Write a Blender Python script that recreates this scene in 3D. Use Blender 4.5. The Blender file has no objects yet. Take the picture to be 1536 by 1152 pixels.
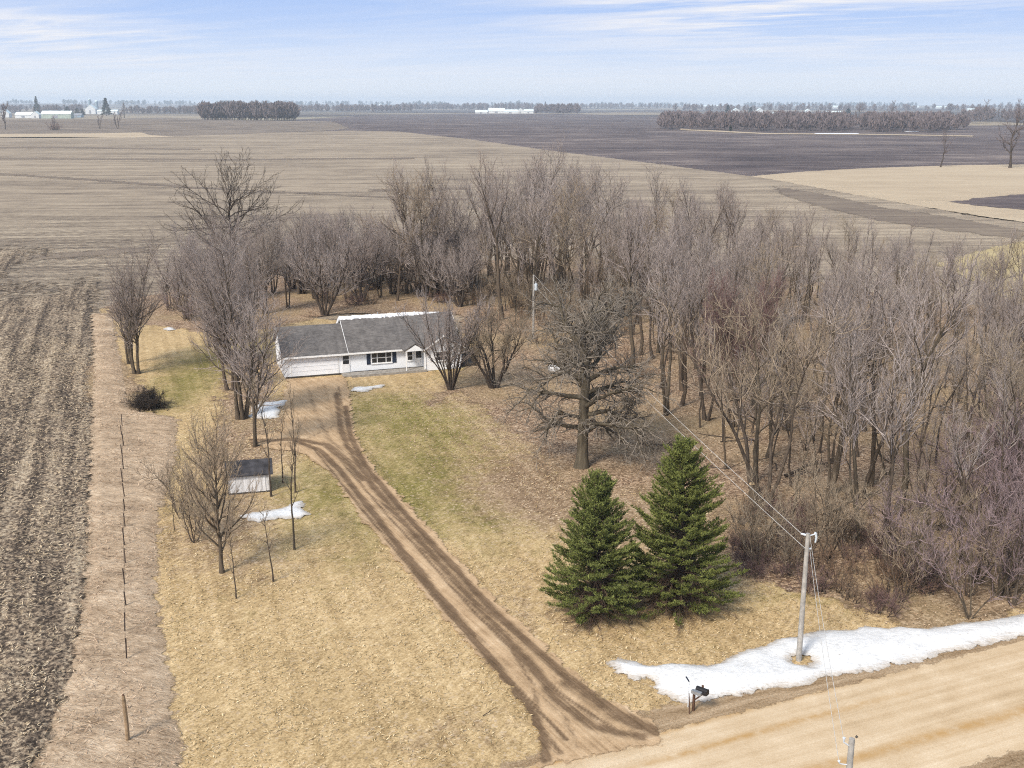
import bpy, math, random
import numpy as np
from mathutils import Vector, Matrix

random.seed(7)
RS = np.random.RandomState(7)
C = bpy.context.scene.collection
SC = bpy.context.scene
PI = math.pi

# ------------------------------------------------------------------ camera
CAM_H = 28.0
FPX, CX, CY = 1622.0, 768.0, 576.0
PITCH = math.atan(421.0 / FPX)
SP, CP = math.sin(PITCH), math.cos(PITCH)

def P(px, py, z=0.0):
    """point of the horizontal plane at height z seen at that place of the photograph"""
    u, v = px - CX, py - CY
    t = (CAM_H - z) / (FPX * SP + v * CP)
    return (u * t, (FPX * CP - v * SP) * t)

cam_d = bpy.data.cameras.new('camera')
cam = bpy.data.objects.new('camera', cam_d)
C.objects.link(cam)
cam.location = (0, 0, CAM_H)
cam.rotation_euler = (PI / 2 - PITCH, 0, 0)
cam_d.sensor_width = 36.0
cam_d.lens = 36.0 * FPX / 1536.0
cam_d.clip_start = 0.5
cam_d.clip_end = 60000
SC.camera = cam

# ------------------------------------------------------------------ small noise library
def _hash(ix, iy, seed):
    h = (ix.astype(np.int64) * 374761393 + iy.astype(np.int64) * 668265263 + seed * 1442695041) & 0x7fffffff
    h = ((h ^ (h >> 13)) * 1274126177) & 0x7fffffff
    h = h ^ (h >> 16)
    return (h & 0xffff) / 65535.0

def vnoise(x, y, seed=0):
    x = np.asarray(x, float); y = np.asarray(y, float)
    ix, iy = np.floor(x), np.floor(y)
    fx, fy = x - ix, y - iy
    fx = fx * fx * (3 - 2 * fx); fy = fy * fy * (3 - 2 * fy)
    a = _hash(ix, iy, seed); b = _hash(ix + 1, iy, seed)
    c = _hash(ix, iy + 1, seed); d = _hash(ix + 1, iy + 1, seed)
    return (a * (1 - fx) + b * fx) * (1 - fy) + (c * (1 - fx) + d * fx) * fy

def fbm(x, y, seed=0, octs=4):
    s, a, t = 0.0, 1.0, 0.0
    for k in range(octs):
        s = s + a * vnoise(x * 2 ** k, y * 2 ** k, seed + k * 17); t += a; a *= .5
    return s / t

def height(x, y):
    """the lie of the land: flat round the house, gently rolling far away"""
    x = np.asarray(x, float); y = np.asarray(y, float)
    h = 8.0 * np.exp(-((x + 560) / 420) ** 2 - ((y - 1420) / 300) ** 2)
    r = np.hypot(x, y)
    far = np.clip((r - 2200) / 5000, 0, 1)
    h = h + far * 22 * (fbm(x / 2600, y / 1500, 5, 3) - .45)
    h = h + 26 * np.clip((r - 6000) / 4000, 0, 1) * np.clip((-x + 1500) / 6000, 0, 1)
    return h

def hz(x, y):
    return float(height(np.array([x]), np.array([y]))[0])

# ------------------------------------------------------------------ mesh helpers
def mesh_np(name, V, F):
    """V (n,3), F (m,k) -> mesh"""
    V = np.asarray(V, np.float32); F = np.asarray(F, np.int32)
    me = bpy.data.meshes.new(name)
    k = F.shape[1]
    me.vertices.add(len(V)); me.vertices.foreach_set('co', V.ravel())
    me.loops.add(F.size); me.loops.foreach_set('vertex_index', F.ravel())
    me.polygons.add(len(F))
    me.polygons.foreach_set('loop_start', np.arange(0, F.size, k, dtype=np.int32))
    me.update(calc_edges=True)
    return me

def link(name, me, mat=None, parent=None):
    o = bpy.data.objects.new(name, me)
    C.objects.link(o)
    if mat is not None and len(me.materials) == 0:
        me.materials.append(mat)
    if parent is not None:
        o.parent = parent
    return o

def tag(o, label=None, cat=None, group=None, kind=None):
    if label: o['label'] = label
    if cat: o['category'] = cat
    if group: o['group'] = group
    if kind: o['kind'] = kind
    return o

def thing(name, label, cat, loc=(0, 0, 0), rot=0.0, group=None):
    o = bpy.data.objects.new(name, None)
    o.empty_display_size = .3
    C.objects.link(o)
    o.location = loc; o.rotation_euler = (0, 0, rot)
    return tag(o, label, cat, group)

class MB:
    """collects boxes, prisms, tubes into one mesh"""
    def __init__(s): s.v, s.f = [], []
    def poly(s, pts, faces):
        n = len(s.v); s.v += [tuple(p) for p in pts]; s.f += [tuple(i + n for i in f) for f in faces]; return s
    def box(s, x0, x1, y0, y1, z0, z1):
        return s.poly([(x0,y0,z0),(x1,y0,z0),(x1,y1,z0),(x0,y1,z0),(x0,y0,z1),(x1,y0,z1),(x1,y1,z1),(x0,y1,z1)],
                      [(0,3,2,1),(4,5,6,7),(0,1,5,4),(1,2,6,5),(2,3,7,6),(3,0,4,7)])
    def prism(s, prof, axis, a0, a1):
        """extrude a closed 2-D profile along axis 'x' or 'y'"""
        n = len(prof)
        if axis == 'x':
            A = [(a0, p[0], p[1]) for p in prof]; B = [(a1, p[0], p[1]) for p in prof]
        else:
            A = [(p[0], a0, p[1]) for p in prof]; B = [(p[0], a1, p[1]) for p in prof]
        fs = [tuple(range(n))[::-1], tuple(range(n, 2 * n))] + [(i, (i + 1) % n, (i + 1) % n + n, i + n) for i in range(n)]
        return s.poly(A + B, fs)
    def tube(s, pts, rad, n=8, cap=True):
        pts = [Vector(p) for p in pts]
        if not hasattr(rad, '__len__'): rad = [rad] * len(pts)
        base = len(s.v); ref = None
        for i, p in enumerate(pts):
            d = (pts[min(i + 1, len(pts) - 1)] - pts[max(i - 1, 0)]).normalized()
            if ref is None:
                ref = Vector((1, 0, 0)) if abs(d.x) < .8 else Vector((0, 1, 0))
            a = (ref - d * ref.dot(d)).normalized(); b = d.cross(a); ref = a
            for k in range(n):
                q = p + (a * math.cos(2 * PI * k / n) + b * math.sin(2 * PI * k / n)) * rad[i]
                s.v.append(tuple(q))
        for i in range(len(pts) - 1):
            for k in range(n):
                k2 = (k + 1) % n
                s.f.append((base + i * n + k, base + i * n + k2, base + (i + 1) * n + k2, base + (i + 1) * n + k))
        if cap:
            s.f.append(tuple(base + k for k in range(n))[::-1])
            s.f.append(tuple(base + (len(pts) - 1) * n + k for k in range(n)))
        return s
    def build(s, name, mat, parent=None, smooth=False):
        me = bpy.data.meshes.new(name)
        me.from_pydata(s.v, [], s.f); me.update()
        if smooth: me.polygons.foreach_set('use_smooth', [True] * len(me.polygons))
        return link(name, me, mat, parent)

# ------------------------------------------------------------------ node helpers
class N:
    def __init__(s, name):
        s.m = bpy.data.materials.new(name); s.m.use_nodes = True
        s.t = s.m.node_tree; s.n = s.t.nodes; s.l = s.t.links
        s.b = s.n['Principled BSDF']; s.out = s.n['Material Output']
        s.b.inputs['Roughness'].default_value = .9
        s.b.inputs['Specular IOR Level'].default_value = .15
        s._pos = None
    def new(s, t, **kw):
        n = s.n.new(t)
        for k, v in kw.items(): setattr(n, k, v)
        return n
    def put(s, sock, v):
        if isinstance(v, bpy.types.NodeSocket): s.l.new(v, sock)
        elif v is not None: sock.default_value = v
    @property
    def pos(s):
        if s._pos is None: s._pos = s.new('ShaderNodeNewGeometry').outputs['Position']
        return s._pos
    def obj(s): return s.new('ShaderNodeTexCoord').outputs['Object']
    def rnd(s): return s.new('ShaderNodeObjectInfo').outputs['Random']
    def mapping(s, vec, scale=(1,1,1), rot=0.0):
        m = s.new('ShaderNodeMapping'); s.put(m.inputs['Vector'], vec)
        m2 = s.new('ShaderNodeMapping')
        m.inputs['Rotation'].default_value = (0, 0, rot); s.l.new(m.outputs[0], m2.inputs[0])
        m2.inputs['Scale'].default_value = scale
        return m2.outputs[0]
    def noise(s, vec, scale, detail=4.0, rough=.55, dist=0.0):
        n = s.new('ShaderNodeTexNoise'); s.put(n.inputs['Vector'], vec)
        n.inputs['Scale'].default_value = scale; n.inputs['Detail'].default_value = detail
        n.inputs['Roughness'].default_value = rough; n.inputs['Distortion'].default_value = dist
        return n.outputs['Fac']
    def vor(s, vec, scale, out='Color'):
        n = s.new('ShaderNodeTexVoronoi'); s.put(n.inputs['Vector'], vec); n.inputs['Scale'].default_value = scale
        return n.outputs[out]
    def math(s, op, a, b=None, clamp=False):
        n = s.new('ShaderNodeMath', operation=op, use_clamp=clamp)
        s.put(n.inputs[0], a)
        if b is not None: s.put(n.inputs[1], b)
        return n.outputs[0]
    def mr(s, v, a, b, c=0.0, d=1.0):
        n = s.new('ShaderNodeMapRange'); s.put(n.inputs[0], v)
        for i, q in enumerate((a, b, c, d)): n.inputs[i + 1].default_value = q
        return n.outputs[0]
    def ramp(s, fac, stops):
        n = s.new('ShaderNodeValToRGB'); s.put(n.inputs[0], fac)
        e = n.color_ramp.elements
        while len(e) < len(stops): e.new(.5)
        for q, (p, c) in zip(e, stops): q.position = p; q.color = (*c, 1)
        return n.outputs[0]
    def mix(s, fac, a, b, blend='MIX'):
        n = s.new('ShaderNodeMix', data_type='RGBA', blend_type=blend)
        s.put(n.inputs[0], fac)
        s.put(n.inputs[6], (*a, 1) if isinstance(a, tuple) else a)
        s.put(n.inputs[7], (*b, 1) if isinstance(b, tuple) else b)
        return n.outputs[2]
    def attr(s, name): return s.new('ShaderNodeAttribute', attribute_name=name).outputs['Fac']
    def col(s, c): s.put(s.b.inputs['Base Color'], (*c, 1) if isinstance(c, tuple) else c)
    def bump(s, h, strength=.5, dist=.1):
        n = s.new('ShaderNodeBump'); n.inputs['Strength'].default_value = strength
        n.inputs['Distance'].default_value = dist; s.put(n.inputs['Height'], h)
        s.l.new(n.outputs[0], s.b.inputs['Normal'])
    def edge(s, amp, scale, soft=.15, detail=5.0):
        """ragged border: the sheet ends where edge distance + noise falls below zero"""
        nz = s.noise(s.pos, scale, detail, .65)
        v = s.math('ADD', s.attr('edge'), s.math('MULTIPLY', s.math('SUBTRACT', nz, .5), amp * 3.2))
        a = s.mr(v, -soft * amp, soft * amp)
        s.put(s.b.inputs['Alpha'], a)

def simple(name, c, rough=.7, var=.12, scale=6.0, metal=0.0, spec=.2):
    n = N(name)
    nz = n.noise(n.obj(), scale, 4)
    d = tuple(max(0, q * (1 - var * 2)) for q in c); e = tuple(min(1, q * (1 + var * 2)) for q in c)
    n.col(n.ramp(nz, [(.3, d), (.7, e)]))
    n.b.inputs['Roughness'].default_value = rough; n.b.inputs['Metallic'].default_value = metal
    n.b.inputs['Specular IOR Level'].default_value = spec
    return n.m
SKY_STRENGTH, SUN_STRENGTH, SUN_ANGLE, EXPOSURE, HAZE = .14, 1.8, 12.0, 1.08, 1.1e-4
# ------------------------------------------------------------------ ground sheets
def signed_dist(poly, X, Y):
    """distance to the polygon's border, positive inside"""
    poly = np.asarray(poly, float); n = len(poly)
    best = np.full(X.shape, 1e18); ins = np.zeros(X.shape, bool)
    for i in range(n):
        x0, y0 = poly[i]; x1, y1 = poly[(i + 1) % n]
        dx, dy = x1 - x0, y1 - y0
        t = np.clip(((X - x0) * dx + (Y - y0) * dy) / (dx * dx + dy * dy + 1e-12), 0, 1)
        best = np.minimum(best, (X - x0 - t * dx) ** 2 + (Y - y0 - t * dy) ** 2)
        c = ((y0 > Y) != (y1 > Y)) & (X < (x1 - x0) * (Y - y0) / (y1 - y0 + 1e-12) + x0)
        ins ^= c
    d = np.sqrt(best)
    return np.where(ins, d, -d)

def line_dist(pts, X, Y):
    pts = np.asarray(pts, float); best = np.full(X.shape, 1e18)
    for i in range(len(pts) - 1):
        x0, y0 = pts[i]; x1, y1 = pts[i + 1]
        dx, dy = x1 - x0, y1 - y0
        t = np.clip(((X - x0) * dx + (Y - y0) * dy) / (dx * dx + dy * dy + 1e-12), 0, 1)
        best = np.minimum(best, (X - x0 - t * dx) ** 2 + (Y - y0 - t * dy) ** 2)
    return np.sqrt(best)

def W(px): return [P(*p) for p in px]

def sheet(name, poly, cell, z, mat, margin, zfun=None, attrs=None, holes=(), smooth=False, kind='structure', sdfun=None):
    poly = np.asarray(poly, float)
    x0, y0 = poly.min(0) - margin; x1, y1 = poly.max(0) + margin
    gx = np.arange(x0, x1 + cell, cell); gy = np.arange(y0, y1 + cell, cell)
    X, Y = np.meshgrid(gx, gy)
    sd = signed_dist(poly, X, Y)
    for h in holes: sd = np.minimum(sd, -signed_dist(h, X, Y))
    if sdfun is not None: sd = sdfun(X, Y, sd)
    Z = height(X, Y) + z
    if zfun is not None: Z = Z + zfun(X, Y, sd)
    keep = sd > -margin
    q = keep[:-1, :-1] | keep[1:, :-1] | keep[:-1, 1:] | keep[1:, 1:]
    idx = np.arange(X.size).reshape(X.shape)
    F = np.stack([idx[:-1, :-1][q], idx[:-1, 1:][q], idx[1:, 1:][q], idx[1:, :-1][q]], 1)
    used = np.unique(F); remap = np.full(X.size, -1); remap[used] = np.arange(len(used))
    V = np.stack([X.ravel()[used], Y.ravel()[used], Z.ravel()[used]], 1)
    me = mesh_np(name, V, remap[F])
    a = me.attributes.new('edge', 'FLOAT', 'POINT')
    a.data.foreach_set('value', sd.ravel()[used].astype(np.float32))
    for k, fn in (attrs or {}).items():
        a = me.attributes.new(k, 'FLOAT', 'POINT')
        a.data.foreach_set('value', np.asarray(fn(X, Y), float).ravel()[used].astype(np.float32))
    if smooth: me.polygons.foreach_set('use_smooth', [True] * len(me.polygons))
    return tag(link(name, me, mat), kind=kind)

def blobs(lst):
    """soft patches: (px, py, radius across m, radius along m, amount)"""
    L = [(P(a, b), rx, ry, w) for a, b, rx, ry, w in lst]
    def f(X, Y):
        s = np.zeros(X.shape)
        for (x, y), rx, ry, w in L: s += w * np.exp(-((X - x) / rx) ** 2 - ((Y - y) / ry) ** 2)
        return s
    return f

ROWA = math.radians(19.5)          # the yard's axis turned from the view's
YAW = math.radians(19.5)

# far open country: dark and tan fields as one patchwork
n = N('far_country')
w = n.mapping(n.pos, (1 / 900., 1 / 520., 1), .12)
cellc = n.new('ShaderNodeTexVoronoi'); n.put(cellc.inputs['Vector'], w); cellc.inputs['Scale'].default_value = 1.0
cellc.distance = 'CHEBYCHEV'; cellc.inputs['Randomness'].default_value = .8
sep = n.new('ShaderNodeSeparateColor'); n.l.new(cellc.outputs['Color'], sep.inputs[0])
base = n.ramp(sep.outputs[0], [(.0, (.075, .062, .058)), (.35, (.09, .072, .066)), (.36, (.24, .19, .135)), (.6, (.3, .245, .17)), (.62, (.10, .082, .075)), (.85, (.13, .11, .09)), (.87, (.30, .26, .18))])
streak = n.noise(n.mapping(n.pos, (1 / 300., 1 / 26., 1), .1), 1.0, 6, .6)
n.col(n.mix(.8, base, n.ramp(streak, [(.3, (.55, .55, .55)), (.7, (1.35, 1.35, 1.35))]), 'MULTIPLY'))
M_far = n.m

# ground: one sheet out to the horizon
rad = [0.0] + list(np.geomspace(8, 17000, 90)); na = 160
V = [(0, 0, -.9)]; F4 = []
for r in rad[1:]:
    for k in range(na):
        a = 2 * PI * k / na
        x, y = r * math.sin(a), r * math.cos(a)
        V.append((x, y, 0))
V = np.array(V); V[:, 2] = height(V[:, 0], V[:, 1]) - .5 - .9 * np.clip((np.hypot(V[:, 0], V[:, 1]) - 700) / 600, 0, 1)
for i in range(len(rad) - 2):
    for k in range(na):
        a = 1 + i * na + k; b = 1 + i * na + (k + 1) % na
        F4.append((a, a + na, b + na, b))
cen = [(0, 1 + k, 1 + (k + 1) % na, 1 + (k + 1) % na) for k in range(na)]
me = bpy.data.meshes.new('ground')
me.from_pydata([tuple(v) for v in V], [], F4 + [c[:3] for c in cen]); me.update()
tag(link('ground', me, M_far), kind='structure')

def field_mat(name, stops, rot, row, fine=3.0, mid=.15, contrast=1.0, edge=None, extra=None, bump=.3):
    """tilled field: rows run along the turned x axis; row = metres between visible rows"""
    n = N(name)
    rows = n.noise(n.mapping(n.pos, (.035, 1.0 / row, 1), -rot), 1.0, 5, .7)
    rows2 = n.noise(n.mapping(n.pos, (.008, .22 / row, 1), -rot), 1.0, 4, .6)
    f = n.noise(n.pos, fine, 5, .7)
    g = n.noise(n.pos, mid, 4, .6)
    big = n.noise(n.pos, .013, 3, .5)
    v = n.math('ADD', n.math('MULTIPLY', rows, .28), n.math('MULTIPLY', rows2, .24))
    v = n.math('ADD', v, n.math('MULTIPLY', f, .22))
    v = n.math('ADD', v, n.math('MULTIPLY', g, .13))
    v = n.math('ADD', v, n.math('MULTIPLY', big, .13))
    v = n.mr(v, .5 - .13 / contrast, .5 + .13 / contrast)
    c = n.ramp(v, stops)
    if extra: c = extra(n, c)
    n.col(c)
    n.bump(f, bump, .1)
    if edge: n.edge(*edge)
    return n.m

M_dark = field_mat('dark_plowed_soil', [(.05, (.058, .044, .044)), (.4, (.102, .078, .074)), (.7, (.145, .114, .104)), (1., (.25, .20, .17))], .02, 9.0, 1.2, .05, 1.7, (3.0, .15))
def stub_extra(n, c):
    f = n.noise(n.mapping(n.pos, (.55, 1.5, 1), -.12), 1.0, 6, .78, .3)
    rr = n.noise(n.mapping(n.pos, (.02, .33, 1), -.12), 1.0, 5, .65)
    v = n.mr(n.math('ADD', n.math('MULTIPLY', f, .65), n.math('MULTIPLY', rr, .35)), .40, .60)
    rough = n.ramp(v, [(0., (.055, .042, .032)), (.3, (.12, .093, .07)), (.6, (.25, .197, .14)), (1., (.47, .39, .28))])
    w = n.math('ADD', n.attr('near'), n.math('MULTIPLY', n.math('SUBTRACT', n.noise(n.pos, .03, 4, .6), .5), 1.2))
    return n.mix(n.mr(w, .15, 1.0, .12, .9), c, rough)
M_stub = field_mat('corn_stubble', [(.05, (.095, .073, .056)), (.3, (.21, .165, .12)), (.6, (.34, .272, .195)), (1., (.47, .39, .28))], .05, 2.6, 2.2, .11, 1.25, (2.5, .25), stub_extra)
M_hay = field_mat('hay_stubble', [(.1, (.33, .255, .17)), (.5, (.44, .35, .24)), (.95, (.53, .44, .31))], .05, 5.0, 1.0, .08, .8, (2.0, .3))
M_pale = field_mat('dry_pasture', [(.1, (.29, .225, .11)), (.5, (.41, .325, .165)), (.95, (.50, .41, .23))], .5, 3.0, 2.0, .12, .8, (1.5, .4))
M_hill = field_mat('hill_stubble', [(.1, (.10, .08, .066)), (.5, (.19, .15, .115)), (.95, (.29, .235, .175))], -.5, 11.0, .6, .04, 1.0, (4.0, .1))
M_band2 = field_mat('stubble_furrow', [(.1, (.10, .075, .06)), (.5, (.18, .14, .105)), (.95, (.30, .24, .17))], .05, 1.6, 2.0, .2, 1.0, (3.6, .22))
M_band = field_mat('turned_soil', [(.1, (.06, .046, .038)), (.5, (.115, .09, .07)), (.95, (.23, .18, .13))], .3, 1.2, 2.0, .2, 1.0, (2.2, .35))

sheet('dark_field', W([(300, 186), (440, 179), (560, 173), (700, 170.5), (860, 171), (1010, 176), (1180, 184), (1536, 189), (1800, 194), (1800, 252), (1440, 250), (1290, 256), (1140, 272), (1000, 262), (800, 236), (600, 212), (430, 206)]), 14, -.38, M_dark, 14)
sheet('hill_field', W([(-250, 186), (60, 181), (240, 176), (330, 178.5), (440, 182), (500, 187.5), (524, 195), (470, 199), (330, 203), (230, 206), (212, 201), (150, 202), (60, 203), (-250, 204)]), 12, -.30, M_hill, 12)
sheet('dry_slope', W([(-250, 203), (60, 202.2), (150, 201.6), (212, 200.5), (226, 203.5), (262, 205), (240, 207), (100, 206), (-250, 206.5)]), 8, -.26, M_hay, 10)
stub = W([(-900, 212), (-250, 205), (60, 207.5), (230, 206), (300, 204), (380, 201.5), (520, 197.5), (600, 198.5), (700, 208), (830, 226), (1000, 247), (1150, 267), (1260, 287), (1360, 305), (1460, 323), (1536, 333), (1750, 372), (2100, 520), (2300, 760)]) + [(110, 30), (-190, 30)]
sheet('stubble_field', stub, 5, -.16, M_stub, 8, attrs={'near': lambda X, Y: np.clip((360 - Y) / 150, 0, 1) * np.clip((-X + 20) / 60, .3, 1)})
sheet('hay_field', W([(1118, 264), (1200, 257), (1300, 251.5), (1440, 247), (1536, 246), (1900, 246), (2100, 420), (1750, 374), (1536, 332), (1440, 318), (1350, 303), (1260, 288), (1180, 275)]), 5, -.20, M_hay, 8)
sheet('plowed_plot', W([(1425, 302), (1470, 296), (1536, 290), (1750, 282), (1750, 340), (1536, 314), (1470, 308)]), 3, -.13, M_dark, 7)
sheet('pasture', W([(1405, 395), (1440, 384), (1490, 370), (1540, 360), (1750, 340), (2000, 520), (1900, 640), (1560, 470), (1480, 430)]), 2, -.10, M_pale, 4)
sheet('wheel_track', W([(1160, 279), (1230, 290), (1320, 310), (1420, 324), (1536, 345), (1650, 366), (1650, 380), (1536, 358), (1420, 345), (1320, 330), (1240, 312), (1180, 294)]), 2.5, -.115, M_band2, 7)
sheet('dead_furrow', W([(-300, 238), (0, 259), (130, 267.5), (280, 279), (420, 286.5), (560, 293.5), (700, 298), (700, 300), (560, 295.5), (420, 288.5), (280, 281.5), (130, 270), (0, 261.5), (-300, 241)]), 1.5, -.12, M_band2, 6)
for k, poly in enumerate(([(-250, 236), (120, 236.5), (330, 238), (620, 236), (620, 238), (330, 240.2), (120, 239.2), (-250, 238)],
                          [(-200, 396), (60, 380), (220, 370), (220, 376), (60, 389), (-200, 408)], [(560, 283), (700, 281), (700, 284), (560, 287)], [(-250, 221), (100, 220), (300, 223), (300, 225), (100, 222), (-250, 224)])):
    sheet('headland_furrow', W(poly), 1.5, -.118, M_band2, 6)

# ---------------- yard materials
n = N('lawn_grass')
f = n.noise(n.pos, 9.0, 6, .75); f2 = n.noise(n.mapping(n.pos, (3.5, 1.1, 1), .5), 1.0, 4, .7)
g = n.noise(n.pos, .55, 5, .65); big = n.noise(n.pos, .07, 4, .6)
mow = n.noise(n.mapping(n.pos, (1.25, .02, 1), -YAW), 1.0, 2, .5)
v = n.math('ADD', n.math('MULTIPLY', f, .40), n.math('MULTIPLY', f2, .26))
v = n.math('ADD', v, n.math('MULTIPLY', g, .10)); v = n.math('ADD', v, n.math('MULTIPLY', big, .12)); v = n.math('ADD', v, n.math('MULTIPLY', mow, .12))
v = n.mr(v, .415, .59)
dry = n.ramp(v, [(.0, (.225, .152, .072)), (.35, (.40, .282, .140)), (.65, (.53, .385, .203)), (1., (.71, .55, .325))])
grn = n.ramp(v, [(.0, (.085, .075, .018)), (.4, (.175, .15, .042)), (.75, (.27, .22, .075)), (1., (.42, .34, .15))])
brn = n.ramp(v, [(.0, (.12, .076, .045)), (.4, (.255, .175, .105)), (.75, (.38, .275, .175)), (1., (.55, .425, .29))])
ga = n.math('ADD', n.attr('green'), n.math('MULTIPLY', n.math('SUBTRACT', n.noise(n.pos, .45, 7, .78), .5), 2.3))
c = n.mix(n.mr(ga, .22, 1.3), dry, grn)
ba = n.math('ADD', n.attr('brown'), n.math('MULTIPLY', n.math('SUBTRACT', n.noise(n.pos, .8, 5, .75), .5), 1.6))
c = n.mix(n.mr(ba, .25, .75), c, brn)
sp = n.vor(n.pos, 7.0); sepc = n.new('ShaderNodeSeparateColor'); n.l.new(sp, sepc.inputs[0])
c = n.mix(n.math('MULTIPLY', n.mr(sepc.outputs[0], .90, .93), n.mr(n.attr('brown'), -.2, .6, .25, .9)), c, (.50, .385, .26))
c = n.mix(n.math('MULTIPLY', n.mr(sepc.outputs[1], .96, .97), .35), c, (.11, .075, .035))
n.col(c); n.bump(f, .5, .06); n.edge(.5, 1.2)
M_lawn = n.m

n = N('leaf_litter')
cellv = n.vor(n.pos, 6.5); sepc = n.new('ShaderNodeSeparateColor'); n.l.new(cellv, sepc.inputs[0])
g = n.noise(n.pos, .5, 5, .7); big = n.noise(n.pos, .06, 3, .6); f = n.noise(n.pos, 11.0, 4, .7)
v = n.math('ADD', n.math('MULTIPLY', sepc.outputs[0], .42), n.math('MULTIPLY', g, .44))
v = n.math('ADD', v, n.math('MULTIPLY', f, .3))
v = n.mr(v, .28, .86)
c = n.ramp(v, [(.0, (.07, .043, .027)), (.32, (.175, .112, .070)), (.62, (.335, .23, .148)), (.86, (.475, .35, .235)), (1., (.66, .525, .38))])
c = n.mix(n.mr(big, .45, .62), c, n.mix(.5, c, (.34, .255, .135)))
n.col(c); n.bump(n.math('ADD', sepc.outputs[1], f), .5, .08); n.edge(2.4, .42)
M_litter = n.m

n = N('matted_dry_grass')
wv = n.noise(n.mapping(n.pos, (.8, 2.4, 1), .35), 1.0, 6, .72, 1.8)
f = n.noise(n.mapping(n.pos, (4, 14, 1), .25), 1.0, 4, .7, .8); g = n.noise(n.pos, .3, 4, .6)
v = n.mr(n.math('ADD', n.math('ADD', n.math('MULTIPLY', wv, .45), n.math('MULTIPLY', f, .3)), n.math('MULTIPLY', g, .25)), .39, .61)
n.col(n.ramp(v, [(.0, (.17, .112, .068)), (.3, (.35, .252, .162)), (.65, (.50, .375, .252)), (1., (.68, .54, .385))]))
n.bump(n.math('ADD', wv, f), .6, .15); n.edge(.7, .9)
M_mat = n.m

def plow_extra(n, c):
    f = n.noise(n.pos, 3.4, 6, .75, .4)
    rut = n.noise(n.mapping(n.pos, (.9, .05, 1), -YAW), 1.0, 3, .6)
    g = n.noise(n.pos, .4, 4, .6)
    v = n.math('ADD', n.math('MULTIPLY', f, .66), n.math('MULTIPLY', rut, .26))
    v = n.math('ADD', v, n.math('MULTIPLY', g, .10))
    v = n.mr(v, .435, .62)
    return n.ramp(v, [(.0, (.035, .026, .02)), (.28, (.095, .072, .052)), (.5, (.24, .18, .125)), (.75, (.38, .30, .205)), (1., (.54, .445, .32))])
M_plow = field_mat('chisel_plowed_corn', [(.0, (.1, .1, .1)), (1., (.2, .2, .2))], .3, 1.0, edge=(.9, .55), extra=plow_extra, bump=.8)

n = N('gravel')
al = n.mapping(n.pos, (.035, 1.3, 1), -math.radians(23.1))
st = n.noise(al, 1.0, 5, .65); f = n.noise(n.pos, 14, 4, .7); g = n.noise(n.pos, .5, 4, .6)
v = n.mr(n.math('ADD', n.math('ADD', n.math('MULTIPLY', st, .38), n.math('MULTIPLY', f, .34)), n.math('MULTIPLY', g, .28)), .36, .64)
c = n.ramp(v, [(.0, (.40, .285, .165)), (.35, (.51, .38, .235)), (.7, (.60, .47, .315)), (1., (.70, .58, .42))])
c = n.mix(n.math('MULTIPLY', n.attr('track'), n.mr(n.noise(n.pos, 1.2, 5, .7), .3, .6)), c, (.42, .255, .10))
n.col(c); n.bump(f, .3, .03); n.edge(.35, 1.6)
M_gravel = n.m

n = N('road_shoulder')
f = n.noise(n.pos, 8, 6, .75); g = n.noise(n.mapping(n.pos, (.2, 1.6, 1), -math.radians(23.1)), 1.0, 5, .7)
v = n.mr(n.math('ADD', n.math('MULTIPLY', f, .5), n.math('MULTIPLY', g, .5)), .36, .64)
n.col(n.ramp(v, [(.0, (.14, .088, .045)), (.35, (.27, .185, .105)), (.7, (.39, .285, .18)), (1., (.50, .39, .26))]))
n.bump(f, .5, .05); n.edge(.7, .9)
M_shoulder = n.m

n = N('driveway_dirt')
f = n.noise(n.pos, 10, 5, .7); g = n.noise(n.pos, .6, 5, .7)
v = n.mr(n.math('ADD', n.math('MULTIPLY', f, .4), n.math('MULTIPLY', g, .6)), .36, .64)
al = n.noise(n.mapping(n.pos, (4.5, .10, 1), -math.radians(30)), 1.0, 4, .6)
v = n.math('ADD', n.math('MULTIPLY', v, .6), n.math('MULTIPLY', n.mr(al, .36, .64), .4))
dirt = n.ramp(v, [(.0, (.23, .147, .08)), (.35, (.40, .272, .155)), (.7, (.53, .375, .225)), (1., (.66, .51, .345))])
mud = n.ramp(v, [(.0, (.075, .047, .026)), (.4, (.14, .09, .051)), (.8, (.22, .146, .086)), (1., (.32, .22, .135))])
rn = n.noise(n.pos, 1.5, 6, .75)
c = n.mix(n.mr(n.math('ADD', n.attr('rut'), n.math('ADD', n.math('MULTIPLY', n.math('SUBTRACT', rn, .5), .6), n.math('MULTIPLY', n.math('SUBTRACT', al, .5), 1.7))), .28, .72), dirt, mud)
n.col(c); n.bump(f, .5, .05); n.edge(.55, .9)
M_drive = n.m

n = N('old_snow')
f = n.noise(n.pos, 5, 6, .7); g = n.noise(n.pos, .8, 4, .6)
c = n.ramp(n.mr(n.math('ADD', n.math('MULTIPLY', f, .6), n.math('MULTIPLY', g, .4)), .35, .65), [(.0, (.54, .54, .53)), (.45, (.70, .70, .69)), (1., (.80, .80, .785))])
sp = n.noise(n.mapping(n.pos, (3.0, 9, 1), .1), 1.0, 5, .75)
c = n.mix(n.math('MULTIPLY', n.mr(sp, .60, .68), n.mr(g, .38, .58)), c, (.26, .20, .14))
rim = n.mr(n.math('ADD', n.attr('edge'), n.math('MULTIPLY', n.math('SUBTRACT', sp, .5), 1.6)), .0, .55, .75, 0)
c = n.mix(rim, c, (.36, .29, .21))
n.col(c); n.b.inputs['Roughness'].default_value = .6; n.bump(n.math('ADD', f, n.math('MULTIPLY', g, 2)), .35, .12)
n.edge(.42, 1.5, .12, 10)
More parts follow.
